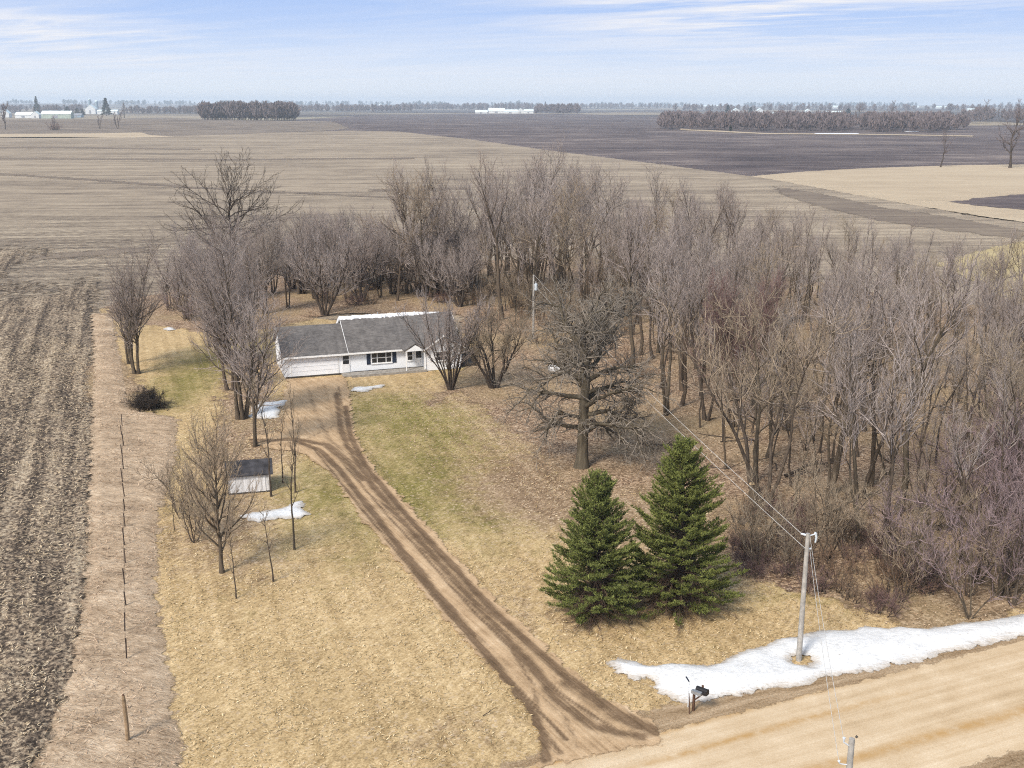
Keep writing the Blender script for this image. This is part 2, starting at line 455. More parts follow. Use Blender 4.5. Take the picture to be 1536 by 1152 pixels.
M_snow = n.m

# ---------------- yard sheets
lawn_green = blobs([(600, 625, 9, 9, .75), (660, 700, 9, 14, .75), (580, 600, 8, 5, .5), (720, 640, 8, 8, .25), (740, 780, 7, 7, .55), (470, 740, 4, 9, .8), (610, 740, 3, 8, .5), (530, 830, 2, 8, .3), (300, 545, 5, 16, .8), (275, 590, 4, 14, .7), (245, 700, 2, 10, .5),
                    (230, 780, 2, 6, .3), (700, 555, 5, 5, .5), (410, 520, 6, 10, .6), (1240, 880, 5, 3, .4), (1180, 900, 5, 2.5, .3), (320, 930, 6, 5, .15), (1000, 960, 6, 2.0, .2)])
lawn_brown = blobs([(860, 730, 9, 8, .9), (800, 640, 7, 8, .7), (960, 740, 8, 8, .9), (1060, 790, 6, 6, .8), (320, 820, 4.5, 6, .45), (400, 860, 3, 4, .3), (345, 770, 4, 5, .6), (360, 690, 4, 6, .7), (380, 640, 4, 7, .7), (700, 590, 8, 6, .6), (760, 880, 3, 5, .25), (760, 1080, 4, 2, .3), (640, 1110, 4, 2, .3), (1100, 870, 4, 3, .3), (850, 930, 5, 3, .35), (450, 630, 4, 10, .5)])
lawn_poly = W([(215, 1300), (205, 1100), (195, 900), (190, 700), (176, 590), (160, 500), (150, 462), (400, 470), (700, 500), (900, 620), (1130, 740), (1380, 830), (1700, 840), (1900, 1000)]) + [(27, 28)]
sheet('lawn', lawn_poly, .5, -.03, M_lawn, 1.0, attrs={'green': lawn_green, 'brown': lawn_brown})
wood_px = [(640, 612), (690, 585), (740, 622), (800, 668), (850, 725), (930, 735), (1000, 735), (1080, 775), (1100, 850), (1180, 890), (1260, 902), (1320, 925), (1385, 947), (1536, 922), (1950, 850), (2050, 640), (1850, 520), (1536, 462), (1390, 452), (1200, 418), (1000, 392), (850, 386), (600, 396), (430, 408), (300, 430), (170, 452), (160, 478), (260, 492), (330, 500), (410, 492), (500, 470), (690, 470), (712, 520), (690, 560)]
sheet('woodland_floor', W(wood_px), .8, -.022, M_litter, 3)
sheet('leaf_patch', W([(130, 552), (150, 540), (190, 545), (215, 580), (200, 620), (160, 612), (130, 590)]), .4, -.001, M_litter, 2.4)
sheet('leaf_patch', W([(350, 520), (395, 530), (405, 600), (395, 680), (350, 720), (320, 700), (335, 600)]), .4, -.012, M_litter, 2.4)
strip_px = [(168, 470), (185, 560), (195, 612), (268, 628), (262, 690), (238, 770), (234, 880), (252, 1000), (268, 1100), (280, 1290)]
strip_l = [(10, 1290), (50, 1160), (95, 1050), (128, 900), (132, 780), (138, 640), (140, 520), (138, 470)]
def tuft(X, Y, sd):
    return np.clip(sd / .8, 0, 1) * (.16 * fbm(X * .9, Y * 2.2, 3, 4) + .12 * vnoise(X * .35, Y * .35, 9))
sheet('dry_grass_strip', W(strip_px + strip_l), .22, -.012, M_mat, 1.2, zfun=tuft, smooth=True)
def clods(X, Y, sd):
    f = fbm(X * 2.6, Y * 2.6, 21, 3); ca, sa = math.cos(YAW), math.sin(YAW)
    r = vnoise((X * ca + Y * sa) * 1.1, (-X * sa + Y * ca) * .05, 8)
    return np.clip(sd / .7, 0, 1) * (.34 * np.clip(f - .36, 0, 1) + .14 * r)
sheet('plowed_field', [P(40, 1300), P(52, 1160), P(96, 1050), P(130, 900), P(134, 780), P(139, 640), P(141, 520), P(140, 335), P(60, 325), P(-100, 335)] + [(-75, 75), (-62, 60), (-40, 30)], .2, -.10, M_plow, 1.0, zfun=clods, sdfun=lambda X, Y, sd: np.minimum(np.where(Y > 110, sd / (1 + np.clip(Y - 110, 0, 200) / 14), sd), (190 - Y) / 50 + 3.2 * (fbm(X / 16, Y / 26, 77, 4) - .5)))

RD = (math.cos(math.radians(23.1)), math.sin(math.radians(23.1))); RN = (-RD[1], RD[0])
A0 = P(1536, 960)
def road_pt(s, o): return (A0[0] + RD[0] * s + RN[0] * o, A0[1] + RD[1] * s + RN[1] * o)
def track(X, Y):
    o = (X - A0[0]) * RN[0] + (Y - A0[1]) * RN[1] + .25 * np.sin(((X - A0[0]) * RD[0] + (Y - A0[1]) * RD[1]) * .12)
    s = (X - A0[0]) * RD[0] + (Y - A0[1]) * RD[1]
    return np.exp(-((o + 2.0) / .22) ** 2) * np.clip((s + 28) / 6, 0, 1) * np.clip((-8 - s) / 6, 0, 1) + .9 * np.exp(-((o + 5.4) / .35) ** 2) + .9 * np.exp(-((o + .1) / .25) ** 2) * np.clip((-9 - s) / 4, 0, 1)
sheet('road_shoulder', [road_pt(-90, -9.6), road_pt(130, -9.6), road_pt(130, 1.4), road_pt(0, 1.3), road_pt(-12, 1.7), road_pt(-22, 1.9), road_pt(-25, 1.0), road_pt(-30, .5), road_pt(-90, .5)], .4, -.004, M_shoulder, 1.2)
sheet('gravel_road', [road_pt(-90, -7.5), road_pt(130, -7.5), road_pt(130, 0), road_pt(-90, 0)], .2, .004, M_gravel, .8, attrs={'track': track},
      zfun=lambda X, Y, sd: .05 * np.clip(sd / 2.5, 0, 1))
drv = [(432, 569), (516, 566), (524, 585), (530, 640), (540, 672), (565, 706), (640, 790), (720, 876), (795, 948), (850, 1000), (905, 1045), (990, 1094), (1000, 1112), (812, 1150), (806, 1095), (780, 1050), (700, 962), (620, 872), (545, 780), (498, 712), (455, 680), (400, 672), (372, 664), (376, 655), (420, 650), (428, 615), (425, 590)]
ruts = [([(372, 660), (440, 660), (480, 676), (510, 706), (560, 770), (625, 855), (700, 945), (762, 1022), (800, 1075), (814, 1110), (818, 1140)], .34, 1.0),
        ([(505, 590), (511, 640), (520, 667), (560, 730), (620, 800), (690, 880), (740, 935), (800, 1000), (835, 1050), (890, 1090), (960, 1106)], .42, .8),
        ([(518, 610), (526, 655), (546, 696), (600, 762), (662, 832), (740, 916), (800, 972), (850, 1016), (905, 1055), (965, 1090), (985, 1100)], .34, .95),
        ([(380, 664), (440, 658), (490, 668), (520, 692), (545, 720)], .5, .8),
        ([(480, 682), (540, 755), (600, 828), (680, 920), (760, 995), (830, 1060), (900, 1102)], .22, .45),
        ([(530, 690), (580, 760), (640, 830)], .3, .6), ([(470, 672), (530, 748), (590, 822), (670, 918), (745, 1000), (808, 1065), (850, 1110)], .16, .8), ([(510, 690), (575, 766), (640, 838), (715, 922), (780, 985), (845, 1045), (930, 1098)], .16, .7), ([(508, 580), (517, 630), (530, 665), (556, 712), (612, 780), (676, 850), (756, 932)], .16, .6), ([(850, 1025), (920, 1075), (990, 1098)], .55, .7), ([(462, 582), (474, 620), (492, 656), (520, 684)], .35, .45), ([(486, 576), (496, 612), (508, 650)], .3, .4), ([(400, 668), (450, 664), (500, 640), (512, 600)], .3, .4), ([(760, 960), (800, 1030), (812, 1090), (840, 1130)], .2, .6), ([(800, 1000), (840, 1062), (868, 1120)], .2, .5)]
RW = [(W(p), w, a) for p, w, a in ruts]
def rutf(X, Y):
    s = np.zeros(X.shape)
    for p, w, a in RW: s = np.maximum(s, a * np.exp(-(line_dist(p, X, Y) / w) ** 2))
    return s
sheet('driveway', W(drv), .14, .05, M_drive, .9, attrs={'rut': rutf}, zfun=lambda X, Y, sd: -.05 * rutf(X, Y) * np.clip(sd + .4, 0, 1))

def bank(h, s):
    def f(X, Y, sd): return (1 - np.exp(-np.clip(sd, 0, 9) / s)) * h * (.7 + .6 * fbm(X * .5, Y * .5, 4, 3)) - .02 * (sd < 0)
    return f
snow_px = [(908, 992), (925, 988), (960, 995), (1020, 995.5), (1080, 994), (1108, 976), (1150, 971), (1165, 959), (1200, 954), (1240, 946), (1290, 942), (1330, 945), (1390, 944), (1430, 941), (1480, 931), (1536, 918), (1750, 870),
           (1750, 915), (1536, 956), (1480, 967), (1430, 979), (1395, 986), (1340, 999), (1280, 1011), (1200, 1027), (1120, 1044), (1062, 1052), (1020, 1055), (985, 1040), (955, 1022), (925, 1010)]
wob = lambda a, f: (lambda X, Y, sd: sd + a * (fbm(X * f, Y * f, 31, 4) - .5))
o = sheet('snow_bank', W(snow_px), .12, .012, M_snow, .35, zfun=bank(.34, .8), smooth=True, kind='stuff', sdfun=wob(.9, .7),
      holes=[W([(1178, 990), (1188, 983), (1204, 984), (1216, 992), (1212, 999), (1190, 998)]), W([(962, 1018), (975, 1019), (978, 1027), (962, 1024)])])
o['label'] = 'long white bank of old snow between the gravel road and the grass'
SN = [([(370, 625), (378, 610), (390, 603), (430, 601), (428, 607), (418, 612), (420, 626), (400, 629)], 'melting snow patch in the yard by the tall trees beside the parking area'),
      ([(357, 775), (380, 770), (410, 766), (440, 756), (452, 752), (452, 762), (462, 771), (450, 777), (420, 779), (385, 784)], 'white snow patch on the grass in front of the shed'),
      ([(525, 587), (530, 581), (575, 577.5), (572, 581), (545, 588)], 'thin snow strip on the lawn below the front walk of the house'),
      ([(180, 619), (192, 617), (202, 622), (198, 627), (186, 627)], 'small snow patch beside the dark brush'),
      ([(244, 493), (258, 491), (262, 495), (250, 497)], 'small snow scrap at the far end of the grass lane')]
for px, lab in SN:
    o = sheet('snow_patch', W(px), .14, .02, M_snow, .35, zfun=bank(.16, .5), smooth=True, kind='stuff', sdfun=wob(.9, .9)); o['label'] = lab
# ------------------------------------------------------------------ bare trees
def bark_mat(name, dark, light, tints):
    n = N(name)
    nz = n.noise(n.mapping(n.obj(), (6, 6, 1.1)), 1.0, 5, .7)
    c = n.ramp(nz, [(.3, dark), (.68, light)])
    t = n.ramp(n.rnd(), [(i / max(1, len(tints) - 1), q) for i, q in enumerate(tints)])
    n.col(n.mix(.85, c, t, 'MULTIPLY')); n.bump(nz, .5, .03)
    return n.m
M_bark = bark_mat('grey_bark', (.040, .031, .025), (.135, .108, .085), [(1, .97, .92), (.85, .82, .78), (1.25, 1.2, 1.05), (.95, .97, .85), (1.1, 1.0, .9)])
M_oakbark = bark_mat('oak_bark', (.045, .036, .028), (.135, .112, .086), [(1, 1, .95), (1.05, 1.05, .92)])
M_oaktw = bark_mat('oak_twigs', (.13, .108, .088), (.33, .285, .235), [(1, 1, 1), (1.05, 1.05, 1)])
M_twig = bark_mat('purple_grey_twigs', (.18, .145, .132), (.445, .393, .367), [(1, .98, .95), (1.15, 1.13, 1.1), (.85, .79, .73), (1.0, .96, .86), (1.2, 1.18, 1.16), (.72, .66, .62)])
M_tan = bark_mat('tan_grey_twigs', (.20, .158, .115), (.36, .295, .225), [(1, 1, .95), (1.1, 1.06, 1.0), (.95, .9, .85)])
M_red = bark_mat('reddish_twigs', (.115, .075, .068), (.24, .165, .15), [(1, .95, .95), (1.1, 1, 1)])
M_mauve = bark_mat('mauve_twigs', (.17, .125, .122), (.36, .29, .285), [(1, .96, .98), (1.12, 1.05, 1.08), (.92, .84, .84)])
M_brush = bark_mat('brown_brush_twigs', (.14, .092, .062), (.32, .235, .165), [(1, .97, .95), (1.15, 1.1, 1.05), (.85, .75, .7), (1.0, .85, .75)])
M_dkbark = bark_mat('dark_bark', (.036, .028, .023), (.085, .068, .055), [(1, 1, 1), (1.2, 1.15, 1.1)])

class Segs:
    """tapered polylines gathered as many-sided tubes"""
    def __init__(s): s.lines = {}
    def add(s, sides, pts, rads): s.lines.setdefault(sides, []).append((np.asarray(pts, float), np.asarray(rads, float)))
    def mesh(s, name):
        VV, FF, off = [], [], 0
        for sides, L in s.lines.items():
            by = {}
            for p, r in L: by.setdefault(len(p), []).append((p, r))
            for m, lst in by.items():
                Pp = np.stack([a for a, _ in lst]); R = np.stack([b for _, b in lst])          # (k,m,3)
                d = np.empty_like(Pp); d[:, 1:-1] = Pp[:, 2:] - Pp[:, :-2]; d[:, 0] = Pp[:, 1] - Pp[:, 0]; d[:, -1] = Pp[:, -1] - Pp[:, -2]
                d /= np.linalg.norm(d, axis=2, keepdims=True) + 1e-9
                ref = np.where(np.abs(d[:, :1, 2:3]) < .8, np.array([[[0., 0, 1]]]), np.array([[[1., 0, 0]]]))
                a = np.cross(d, np.broadcast_to(ref, d.shape)); a /= np.linalg.norm(a, axis=2, keepdims=True) + 1e-9
                b = np.cross(d, a)
                ang = np.arange(sides) * 2 * PI / sides
                V = Pp[:, :, None] + (a[:, :, None] * np.cos(ang)[None, None, :, None] + b[:, :, None] * np.sin(ang)[None, None, :, None]) * R[:, :, None, None]
                k = len(lst); VV.append(V.reshape(-1, 3))
                i0 = (np.arange(k) * m * sides)[:, None, None] + (np.arange(m - 1) * sides)[None, :, None] + np.arange(sides)[None, None, :]
                i1 = (np.arange(k) * m * sides)[:, None, None] + (np.arange(m - 1) * sides)[None, :, None] + ((np.arange(sides) + 1) % sides)[None, None, :]
                FF.append(np.stack([i0, i1, i1 + sides, i0 + sides], -1).reshape(-1, 4) + off); off += k * m * sides
        if not VV: return None
        return mesh_np(name, np.concatenate(VV), np.concatenate(FF))

def unit(v): return v / (np.linalg.norm(v) + 1e-9)

def polyline(rs, p, d, L, n, gn, up, droop=0.0):
    """wandering line; up pulls it to the sky along its length, droop pulls its end down"""
    pts = [np.array(p, float)]; d = unit(np.array(d, float)); dirs = [d]
    for i in range(n):
        d = unit(d + rs.normal(0, gn, 3) + np.array([0, 0, up - droop * (i / n)]) / n * 2)
        pts.append(pts[-1] + d * L / n); dirs.append(d)
    return np.array(pts), np.array(dirs)

def along(pts, dirs, t):
    f = t * (len(pts) - 1); i = min(int(f), len(pts) - 2); q = f - i
    return pts[i] * (1 - q) + pts[i + 1] * q, unit(dirs[i] * (1 - q) + dirs[min(i + 1, len(dirs) - 1)] * q)

def side_dir(rs, d, ang, az=None, flat=0.0):
    ref = np.array([0, 0, 1.]) if abs(d[2]) < .85 else np.array([1., 0, 0])
    a = unit(np.cross(d, ref)); b = np.cross(d, a)
    az = rs.uniform(0, 2 * PI) if az is None else az
    s = a * math.cos(az) + b * math.sin(az)
    if flat: s[2] *= (1 - flat); s = unit(s)
    return unit(d * math.cos(ang) + s * math.sin(ang))

def bare_tree(seed, H, r0, stems=1, spread=.12, bare=.4, limbs=16, lang=(.35, .65), llen=.36, lup=.5, gn=.07, lgn=.11, shape=.55,
              sub=1.7, bang=(.3, .65), tw=3.2, twl=(.7, 1.5), twang=.5, twup=.4, fine=2, rmin=.012, tip=.013, base_h=0.0, droop=0.0, lowbig=False, twgn=.13, crook=1.0, sid=6, brc=.03):
    """returns (trunk mesh, crown mesh): stems and limbs in the first, branches and twigs in the second"""
    rs = np.random.RandomState(seed)
    T, K = Segs(), Segs()
    for s in range(stems):
        az = 2 * PI * (s + rs.uniform(-.3, .3)) / stems
        lean = spread * (rs.uniform(.6, 1.3) if stems > 1 else rs.uniform(0, 1))
        d0 = unit(np.array([math.cos(az) * lean, math.sin(az) * lean, 1]))
        h = H * (rs.uniform(.78, 1.0) if stems > 1 else 1.0); rr = r0 * (rs.uniform(.7, 1.0) if stems > 1 else 1)
        p0 = np.array([math.cos(az), math.sin(az), 0]) * (r0 * 1.3 if stems > 1 else 0) + np.array([0, 0, base_h - .15])
        n = 16
        pts, dirs = polyline(rs, p0, d0, h, n, gn, .25)
        pts[:, 2] *= h / max(pts[-1, 2], .1)
        tt = np.linspace(0, 1, n + 1)
        rad = rr * ((1 - tt) ** .9 * .97 + .03) ; rad[0] *= 1.45; rad[1] *= 1.08
        T.add(sid, pts, rad)
        nl = max(3, int(limbs / (stems ** .6)))
        for j in range(nl):
            t = bare + (1 - bare) * ((j + rs.uniform(0, .9)) / nl) ** .9
            t = min(t, .97)
            p, d = along(pts, dirs, t)
            u = (t - bare) / (1 - bare)
            L = h * llen * (1 - shape * u) * rs.uniform(.7, 1.2)
            if lowbig: L *= (1.25 - .5 * u)
            az2 = j * 2.4 + rs.uniform(-.5, .5)
            ld = side_dir(rs, d, rs.uniform(*lang) * (1.15 - .4 * u), az2)
            rl = max(.02, min(np.interp(t, tt, rad) * .7, L * .0195 * crook + .008))
            ln = 8
            lp, ldirs = polyline(rs, p, ld, L, ln, lgn, lup, droop)
            lt = np.linspace(0, 1, ln + 1); lr = rl * (1 - lt * .8)
            T.add(5, lp, lr)
            nb = max(2, int(L * sub))
            for q in range(nb + 1):
                u2 = .15 + .85 * (q + rs.uniform(0, .8)) / (nb + .8); u2 = min(u2, 1.0)
                bp, bd = along(lp, ldirs, u2)
                BL = L * rs.uniform(.35, .7) * (1.1 - .5 * u2)
                b_d = side_dir(rs, bd, rs.uniform(*bang) if q < nb else .12, None, .2)
                br = max(rmin * 1.3, min(np.interp(u2, lt, lr) * .8, brc))
                bpp, bdd = polyline(rs, bp, b_d, BL, 5, lgn * 1.1, lup * .8, droop)
                K.add(4, bpp, np.linspace(br, rmin, 6))
                nt = max(2, int(BL * tw))
                for w in range(nt):
                    u3 = .12 + .88 * (w + rs.uniform(0, 1)) / nt
                    tp, td = along(bpp, bdd, u3)
                    TL = rs.uniform(*twl) * (1.1 - .4 * u3)
                    t_d = side_dir(rs, td, rs.uniform(.4, 1.) * twang * 1.4)
                    tpp, tdd = polyline(rs, tp, t_d, TL, 3, twgn, twup, droop * .6)
                    K.add(3, tpp, np.array([tip, tip * .85, tip * .65, tip * .35]))
                    for x in range(fine):
                        u4 = rs.uniform(.2, .95)
                        fp, fd = along(tpp, tdd, u4)
                        f_d = unit(side_dir(rs, fd, rs.uniform(.3, .65)) + np.array([0, 0, twup * .5 - droop * .3]))
                        K.add(3, [fp, fp + f_d * TL * rs.uniform(.35, .65)], [tip * .7, tip * .3])
        for q in range(int(h * 1.2)):
            t = rs.uniform(bare, 1); p, d = along(pts, dirs, t)
            e = side_dir(rs, d, rs.uniform(.4, .9)); L = rs.uniform(.6, 1.6)
            tpp, tdd = polyline(rs, p, e, L, 3, .12, twup)
            K.add(3, tpp, np.array([tip * 1.2, tip, tip * .7, tip * .35]))
    return T.mesh('trunk'), K.mesh('crown')

def shrub_mesh(seed, H, R, stems, tw=6, tip=.011, curl=.12, up=.35):
    rs = np.random.RandomState(seed); T, K = Segs(), Segs()
    for s in range(stems):
        az = rs.uniform(0, 2 * PI); rr = R * .35 * math.sqrt(rs.uniform(0, 1))
        lean = rs.uniform(.1, .9)
        h = H * rs.uniform(.55, 1.05)
        pts, dirs = polyline(rs, (rr * math.cos(az), rr * math.sin(az), -.1), (math.cos(az) * lean, math.sin(az) * lean, 1), h, 6, curl, up, .3)
        T.add(4, pts, np.linspace(.012 + .008 * H, tip * .7, 7))
        for w in range(int(h * tw)):
            u = rs.uniform(.15, 1); p, d = along(pts, dirs, u); L = rs.uniform(.3, .75) * (.4 + .2 * H)
            tp, td = polyline(rs, p, side_dir(rs, d, rs.uniform(.4, 1.1)), L, 3, .2, up * .6)
            K.add(3, tp, np.array([tip, tip * .8, tip * .6, tip * .3]))
            for x in range(3):
                fp, fd = along(tp, td, rs.uniform(.15, .95))
                K.add(3, [fp, fp + side_dir(rs, fd, rs.uniform(.4, 1.)) * L * rs.uniform(.25, .6)], [tip * .7, tip * .3])
    return T.mesh('stems'), K.mesh('twigs')

def proto(pair, mats):
    for me, m in zip(pair, mats): me.materials.append(m)
    return pair

PART = ('trunk', 'crown')
def plant(pr, x, y, label, cat='tree', name='bare_tree', group=None, s=1.0, rot=None, sz=None, parts=PART, tilt=0.0):
    rot = random.uniform(0, 2 * PI) if rot is None else rot
    t = thing(name, label, cat, (x, y, hz(x, y) - .02), rot, group)
    t.scale = (s, s, s if sz is None else sz)
    if tilt: t.rotation_euler = (random.uniform(-tilt, tilt), random.uniform(-tilt, tilt), rot)
    for me, pn in zip(pr, parts):
        if me is not None: link(pn, me, None, t)
    return t

# woodland kinds (heights in metres, scaled again when set out)
WD = dict(fine=1, tw=2.6, tip=.0125, rmin=.018, brc=.055, twgn=.24, twang=.75, bang=(.4, .85))
WK = [
    proto(bare_tree(11, 14.5, .21, limbs=14, bare=.42, lang=(.45, .85), lgn=.15, lup=.4, **WD), (M_bark, M_twig)),
    proto(bare_tree(12, 15.5, .24, limbs=14, bare=.48, lang=(.35, .75), llen=.33, lgn=.13, **WD), (M_bark, M_twig)),
    proto(bare_tree(13, 14.5, .19, stems=2, spread=.2, limbs=17, bare=.42, llen=.33, lang=(.4, .8), lgn=.15, lup=.4, **WD), (M_bark, M_twig)),
    proto(bare_tree(14, 13, .28, limbs=13, bare=.34, llen=.50, lang=(.6, 1.1), lup=.25, lgn=.21, gn=.11, crook=1.5, **WD), (M_bark, M_twig)),
    proto(bare_tree(15, 14.5, .17, stems=3, spread=.22, limbs=21, bare=.38, llen=.34, lang=(.4, .8), lgn=.15, gn=.09, **WD), (M_bark, M_twig)),
    proto(bare_tree(16, 15, .21, limbs=13, bare=.46, lang=(.5, 1.0), llen=.42, lup=.3, gn=.1, lgn=.19, crook=1.4, **WD), (M_bark, M_tan)),
    proto(bare_tree(17, 14, .15, limbs=10, bare=.48, llen=.3, gn=.08, lang=(.4, .8), lgn=.15, **WD), (M_bark, M_twig)),
    proto(bare_tree(18, 13, .17, stems=4, spread=.3, limbs=20, bare=.36, llen=.36, lang=(.45, .9), gn=.1, lgn=.18, lup=.35, **WD), (M_bark, M_tan)),
]
WLAB = ['tall straight bare tree with upswept purple grey twigs in the woodland', 'tall bare tree with a long clear trunk and narrow crown in the woodland',
        'bare woodland tree forking into two leaning stems', 'bare woodland tree with thick crooked limbs and a broad crown',
        'bare woodland tree with three stems rising from one foot', 'tall bare tree with tan grey twigs in the woodland',
        'slim pole like bare tree in the woodland', 'bare woodland clump of four spreading stems with tan twigs']
WG = ['upswept woodland trees', 'narrow woodland trees', 'forked woodland trees', 'crooked woodland trees', 'three stemmed woodland trees', 'tan twigged woodland trees', 'slim woodland trees', 'four stemmed woodland clumps']
POLE = proto(bare_tree(21, 9.5, .09, limbs=7, bare=.55, llen=.16, lang=(.4, .8), lup=.6, sub=1.2, tw=3, sid=5), (M_bark, M_twig))
POLE2 = proto(bare_tree(22, 7.5, .075, limbs=6, bare=.5, llen=.18, lang=(.5, .9), lup=.5, sub=1.2, tw=3, sid=5), (M_dkbark, M_tan))
REDT = proto(bare_tree(23, 13, .11, stems=5, spread=.3, limbs=50, bare=.36, llen=.30, lang=(.35, .8), lup=.5, lgn=.15, sub=1.9, tw=4, fine=2, tip=.012), (M_bark, M_red))
SHR = [proto(shrub_mesh(31, 2.3, 2.2, 20, 5, .010, .22, .25), (M_dkbark, M_brush)), proto(shrub_mesh(32, 3.8, 2.4, 16, 4, .011, .2), (M_dkbark, M_tan)), proto(shrub_mesh(33, 1.4, 2.0, 22, 7, .010, .28, .2), (M_dkbark, M_brush)),
       proto(shrub_mesh(34, 5.2, 3.0, 15, 4, .012, .18), (M_bark, M_mauve)), proto(shrub_mesh(35, 1.9, 2.4, 34, 7, .010, .3, .15), (M_dkbark, M_red)), proto(bare_tree(37, 6.2, .06, stems=5, spread=.4, limbs=26, bare=.2, llen=.34, lang=(.5, 1.0), lup=.3, gn=.13, lgn=.2, sub=1.6, tw=2.6, twl=(.5, 1.0), tip=.012, rmin=.013), (M_bark, M_mauve)),
       proto(bare_tree(38, 5.2, .05, stems=4, spread=.5, limbs=24, bare=.15, llen=.36, lang=(.5, 1.0), lup=.3, gn=.15, lgn=.22, sub=1.6, tw=2.6, twl=(.5, 1.0), tip=.011, rmin=.012), (M_bark, M_tan))]

def inside(poly, x, y):
    return float(signed_dist(poly, np.array([x]), np.array([y]))[0])

WPX = [(880, 520), (925, 560), (960, 592), (1005, 640), (1060, 690), (1110, 742), (1180, 790), (1260, 830), (1340, 870), (1420, 890), (1536, 880), (1960, 800), (2050, 640), (1800, 510), (1536, 472), (1400, 458), (1200, 424), (1000, 400), (860, 396), (700, 412), (600, 418), (590, 440), (700, 462), (760, 490), (820, 500)]
WPOLY = W(WPX)
placed = []
def far_enough(x, y, d):
    for a, b in placed:
        if (a - x) ** 2 + (b - y) ** 2 < d * d: return False
    return True
# single trees one can point to keep their ground clear
KEEP = [P(*q) for q in [(1135, 770), (1245, 745), (1300, 730), (1345, 765), (1180, 745), (1000, 620), (872, 702), (968, 590)]]
placed += KEEP
rw = random.Random(5)
xs = [p[0] for p in WPOLY]; ys = [p[1] for p in WPOLY]
nW = 0; tries = 0
while nW < 400 and tries < 30000:
    tries += 1
    x = rw.uniform(min(xs), max(xs)); y = rw.uniform(min(ys), max(ys))
    if inside(WPOLY, x, y) < .3: continue
    # skip what the frame can never show
    if x / y > .53: continue
    if not far_enough(x, y, 2.0): continue
    placed.append((x, y))
    k = rw.choices(range(10), [5, 5, 3, 3, 2.5, 3, 6, 2, 12, 5])[0]
    back = (y - 70) / 110
    sc = rw.choice([rw.uniform(.68, .9), rw.uniform(.86, 1.02), rw.uniform(.95, 1.1)]) * (1.0 + .2 * max(0, min(1, back))) * (1.0 - .38 * max(0, min(1, (x - 6) / 38)))
    if k < 8:
        plant(WK[k], x, y, WLAB[k], group=WG[k], s=sc, sz=sc * rw.uniform(.93, 1.08), tilt=.05)
    else:
        plant((POLE, POLE2)[k - 8], x, y, ('thin bare sapling between the taller woodland trees', 'short thin sapling with tan twigs inside the woodland')[k - 8], 'sapling', 'sapling',
              ('woodland saplings', 'short woodland saplings')[k - 8], s=rw.uniform(.8, 1.25), tilt=.08)
    nW += 1


def spot(px, py): return P(px, py)
# woodland trees that stand out
def one(pr, px, py, label, s=1.0, **kw):
    x, y = P(px, py); return plant(pr, x, y, label, s=s, **kw)
one(WK[7], 1140, 768, 'clump of pale stems at the wood edge above the cut log', 1.12)
one(REDT, 1100, 640, 'bushy tree with a dark reddish brown crown among the grey ones', 1.02)
one(WK[3], 1245, 742, 'thick leaning bare tree at the wood edge right of the pale clump', 1.08, rot=.6)
one(WK[0], 1305, 728, 'straight grey bare tree in the front row of the woodland behind the tangled brush', 1.05)
one(WK[1], 1345, 770, 'pale grey trunk rising from brush in the front row of the woodland', 1.05)
one(WK[2], 1000, 622, 'forked dark bare tree at the wood edge above the taller spruce', 1.0)
BIGF = proto(bare_tree(41, 19, .34, stems=2, spread=.10, limbs=24, bare=.34, llen=.24, lang=(.35, .7), lup=.9, gn=.05, tip=.014), (M_dkbark, M_twig))
one(BIGF, 668, 412, 'tall vase shaped bare tree standing out behind the house', .98)
VASE = proto(bare_tree(42, 16, .2, stems=3, spread=.18, limbs=26, bare=.3, llen=.24, lang=(.35, .7), lup=.9, gn=.07), (M_bark, M_twig))
for px, py, s, lab in [(612, 420, .98, 'lean bare tree just left of the tall vase shaped tree'), (648, 435, .55, 'low bare tree below the tall vase shaped tree'), (705, 425, 1.0, 'crooked bare tree just right of the tall vase shaped tree'), (738, 440, 1.08, 'tall bare tree at the left end of the woodland behind the house'),
                       (770, 430, 1.12, 'tall many stemmed bare tree near the wood end behind the yard pole'), (800, 445, 1.05, 'bare tree right behind the yard pole'), (835, 425, 1.14, 'bare tree in the back row right of the yard pole'), (585, 440, .6, 'small bare tree behind the middle of the house roof')]:
    one(VASE if s > 1.03 else WK[int(px) % 6], px, py, lab, s)
MULTI = proto(bare_tree(43, 10.5, .2, stems=6, spread=.42, limbs=44, bare=.22, llen=.36, lang=(.4, .9), lup=.4, gn=.10, lgn=.17, tip=.014, tw=2.8, rmin=.016, brc=.045), (M_dkbark, M_twig))
one(MULTI, 487, 472, 'dark many stemmed tree right behind the garage', 1.0)
one(MULTI, 542, 452, 'dark spreading tree behind the house roof, right of the one at the garage', 1.1, rot=2.0)
one(MULTI, 455, 440, 'dark bushy tree behind the garage, nearer the field', .9, rot=4.0)
rb0 = random.Random(21); got = []
BELT = W([(425, 432), (470, 452), (600, 452), (690, 460), (720, 440), (640, 418), (560, 420), (440, 415)]); bx0 = [p[0] for p in BELT]; by0 = [p[1] for p in BELT]
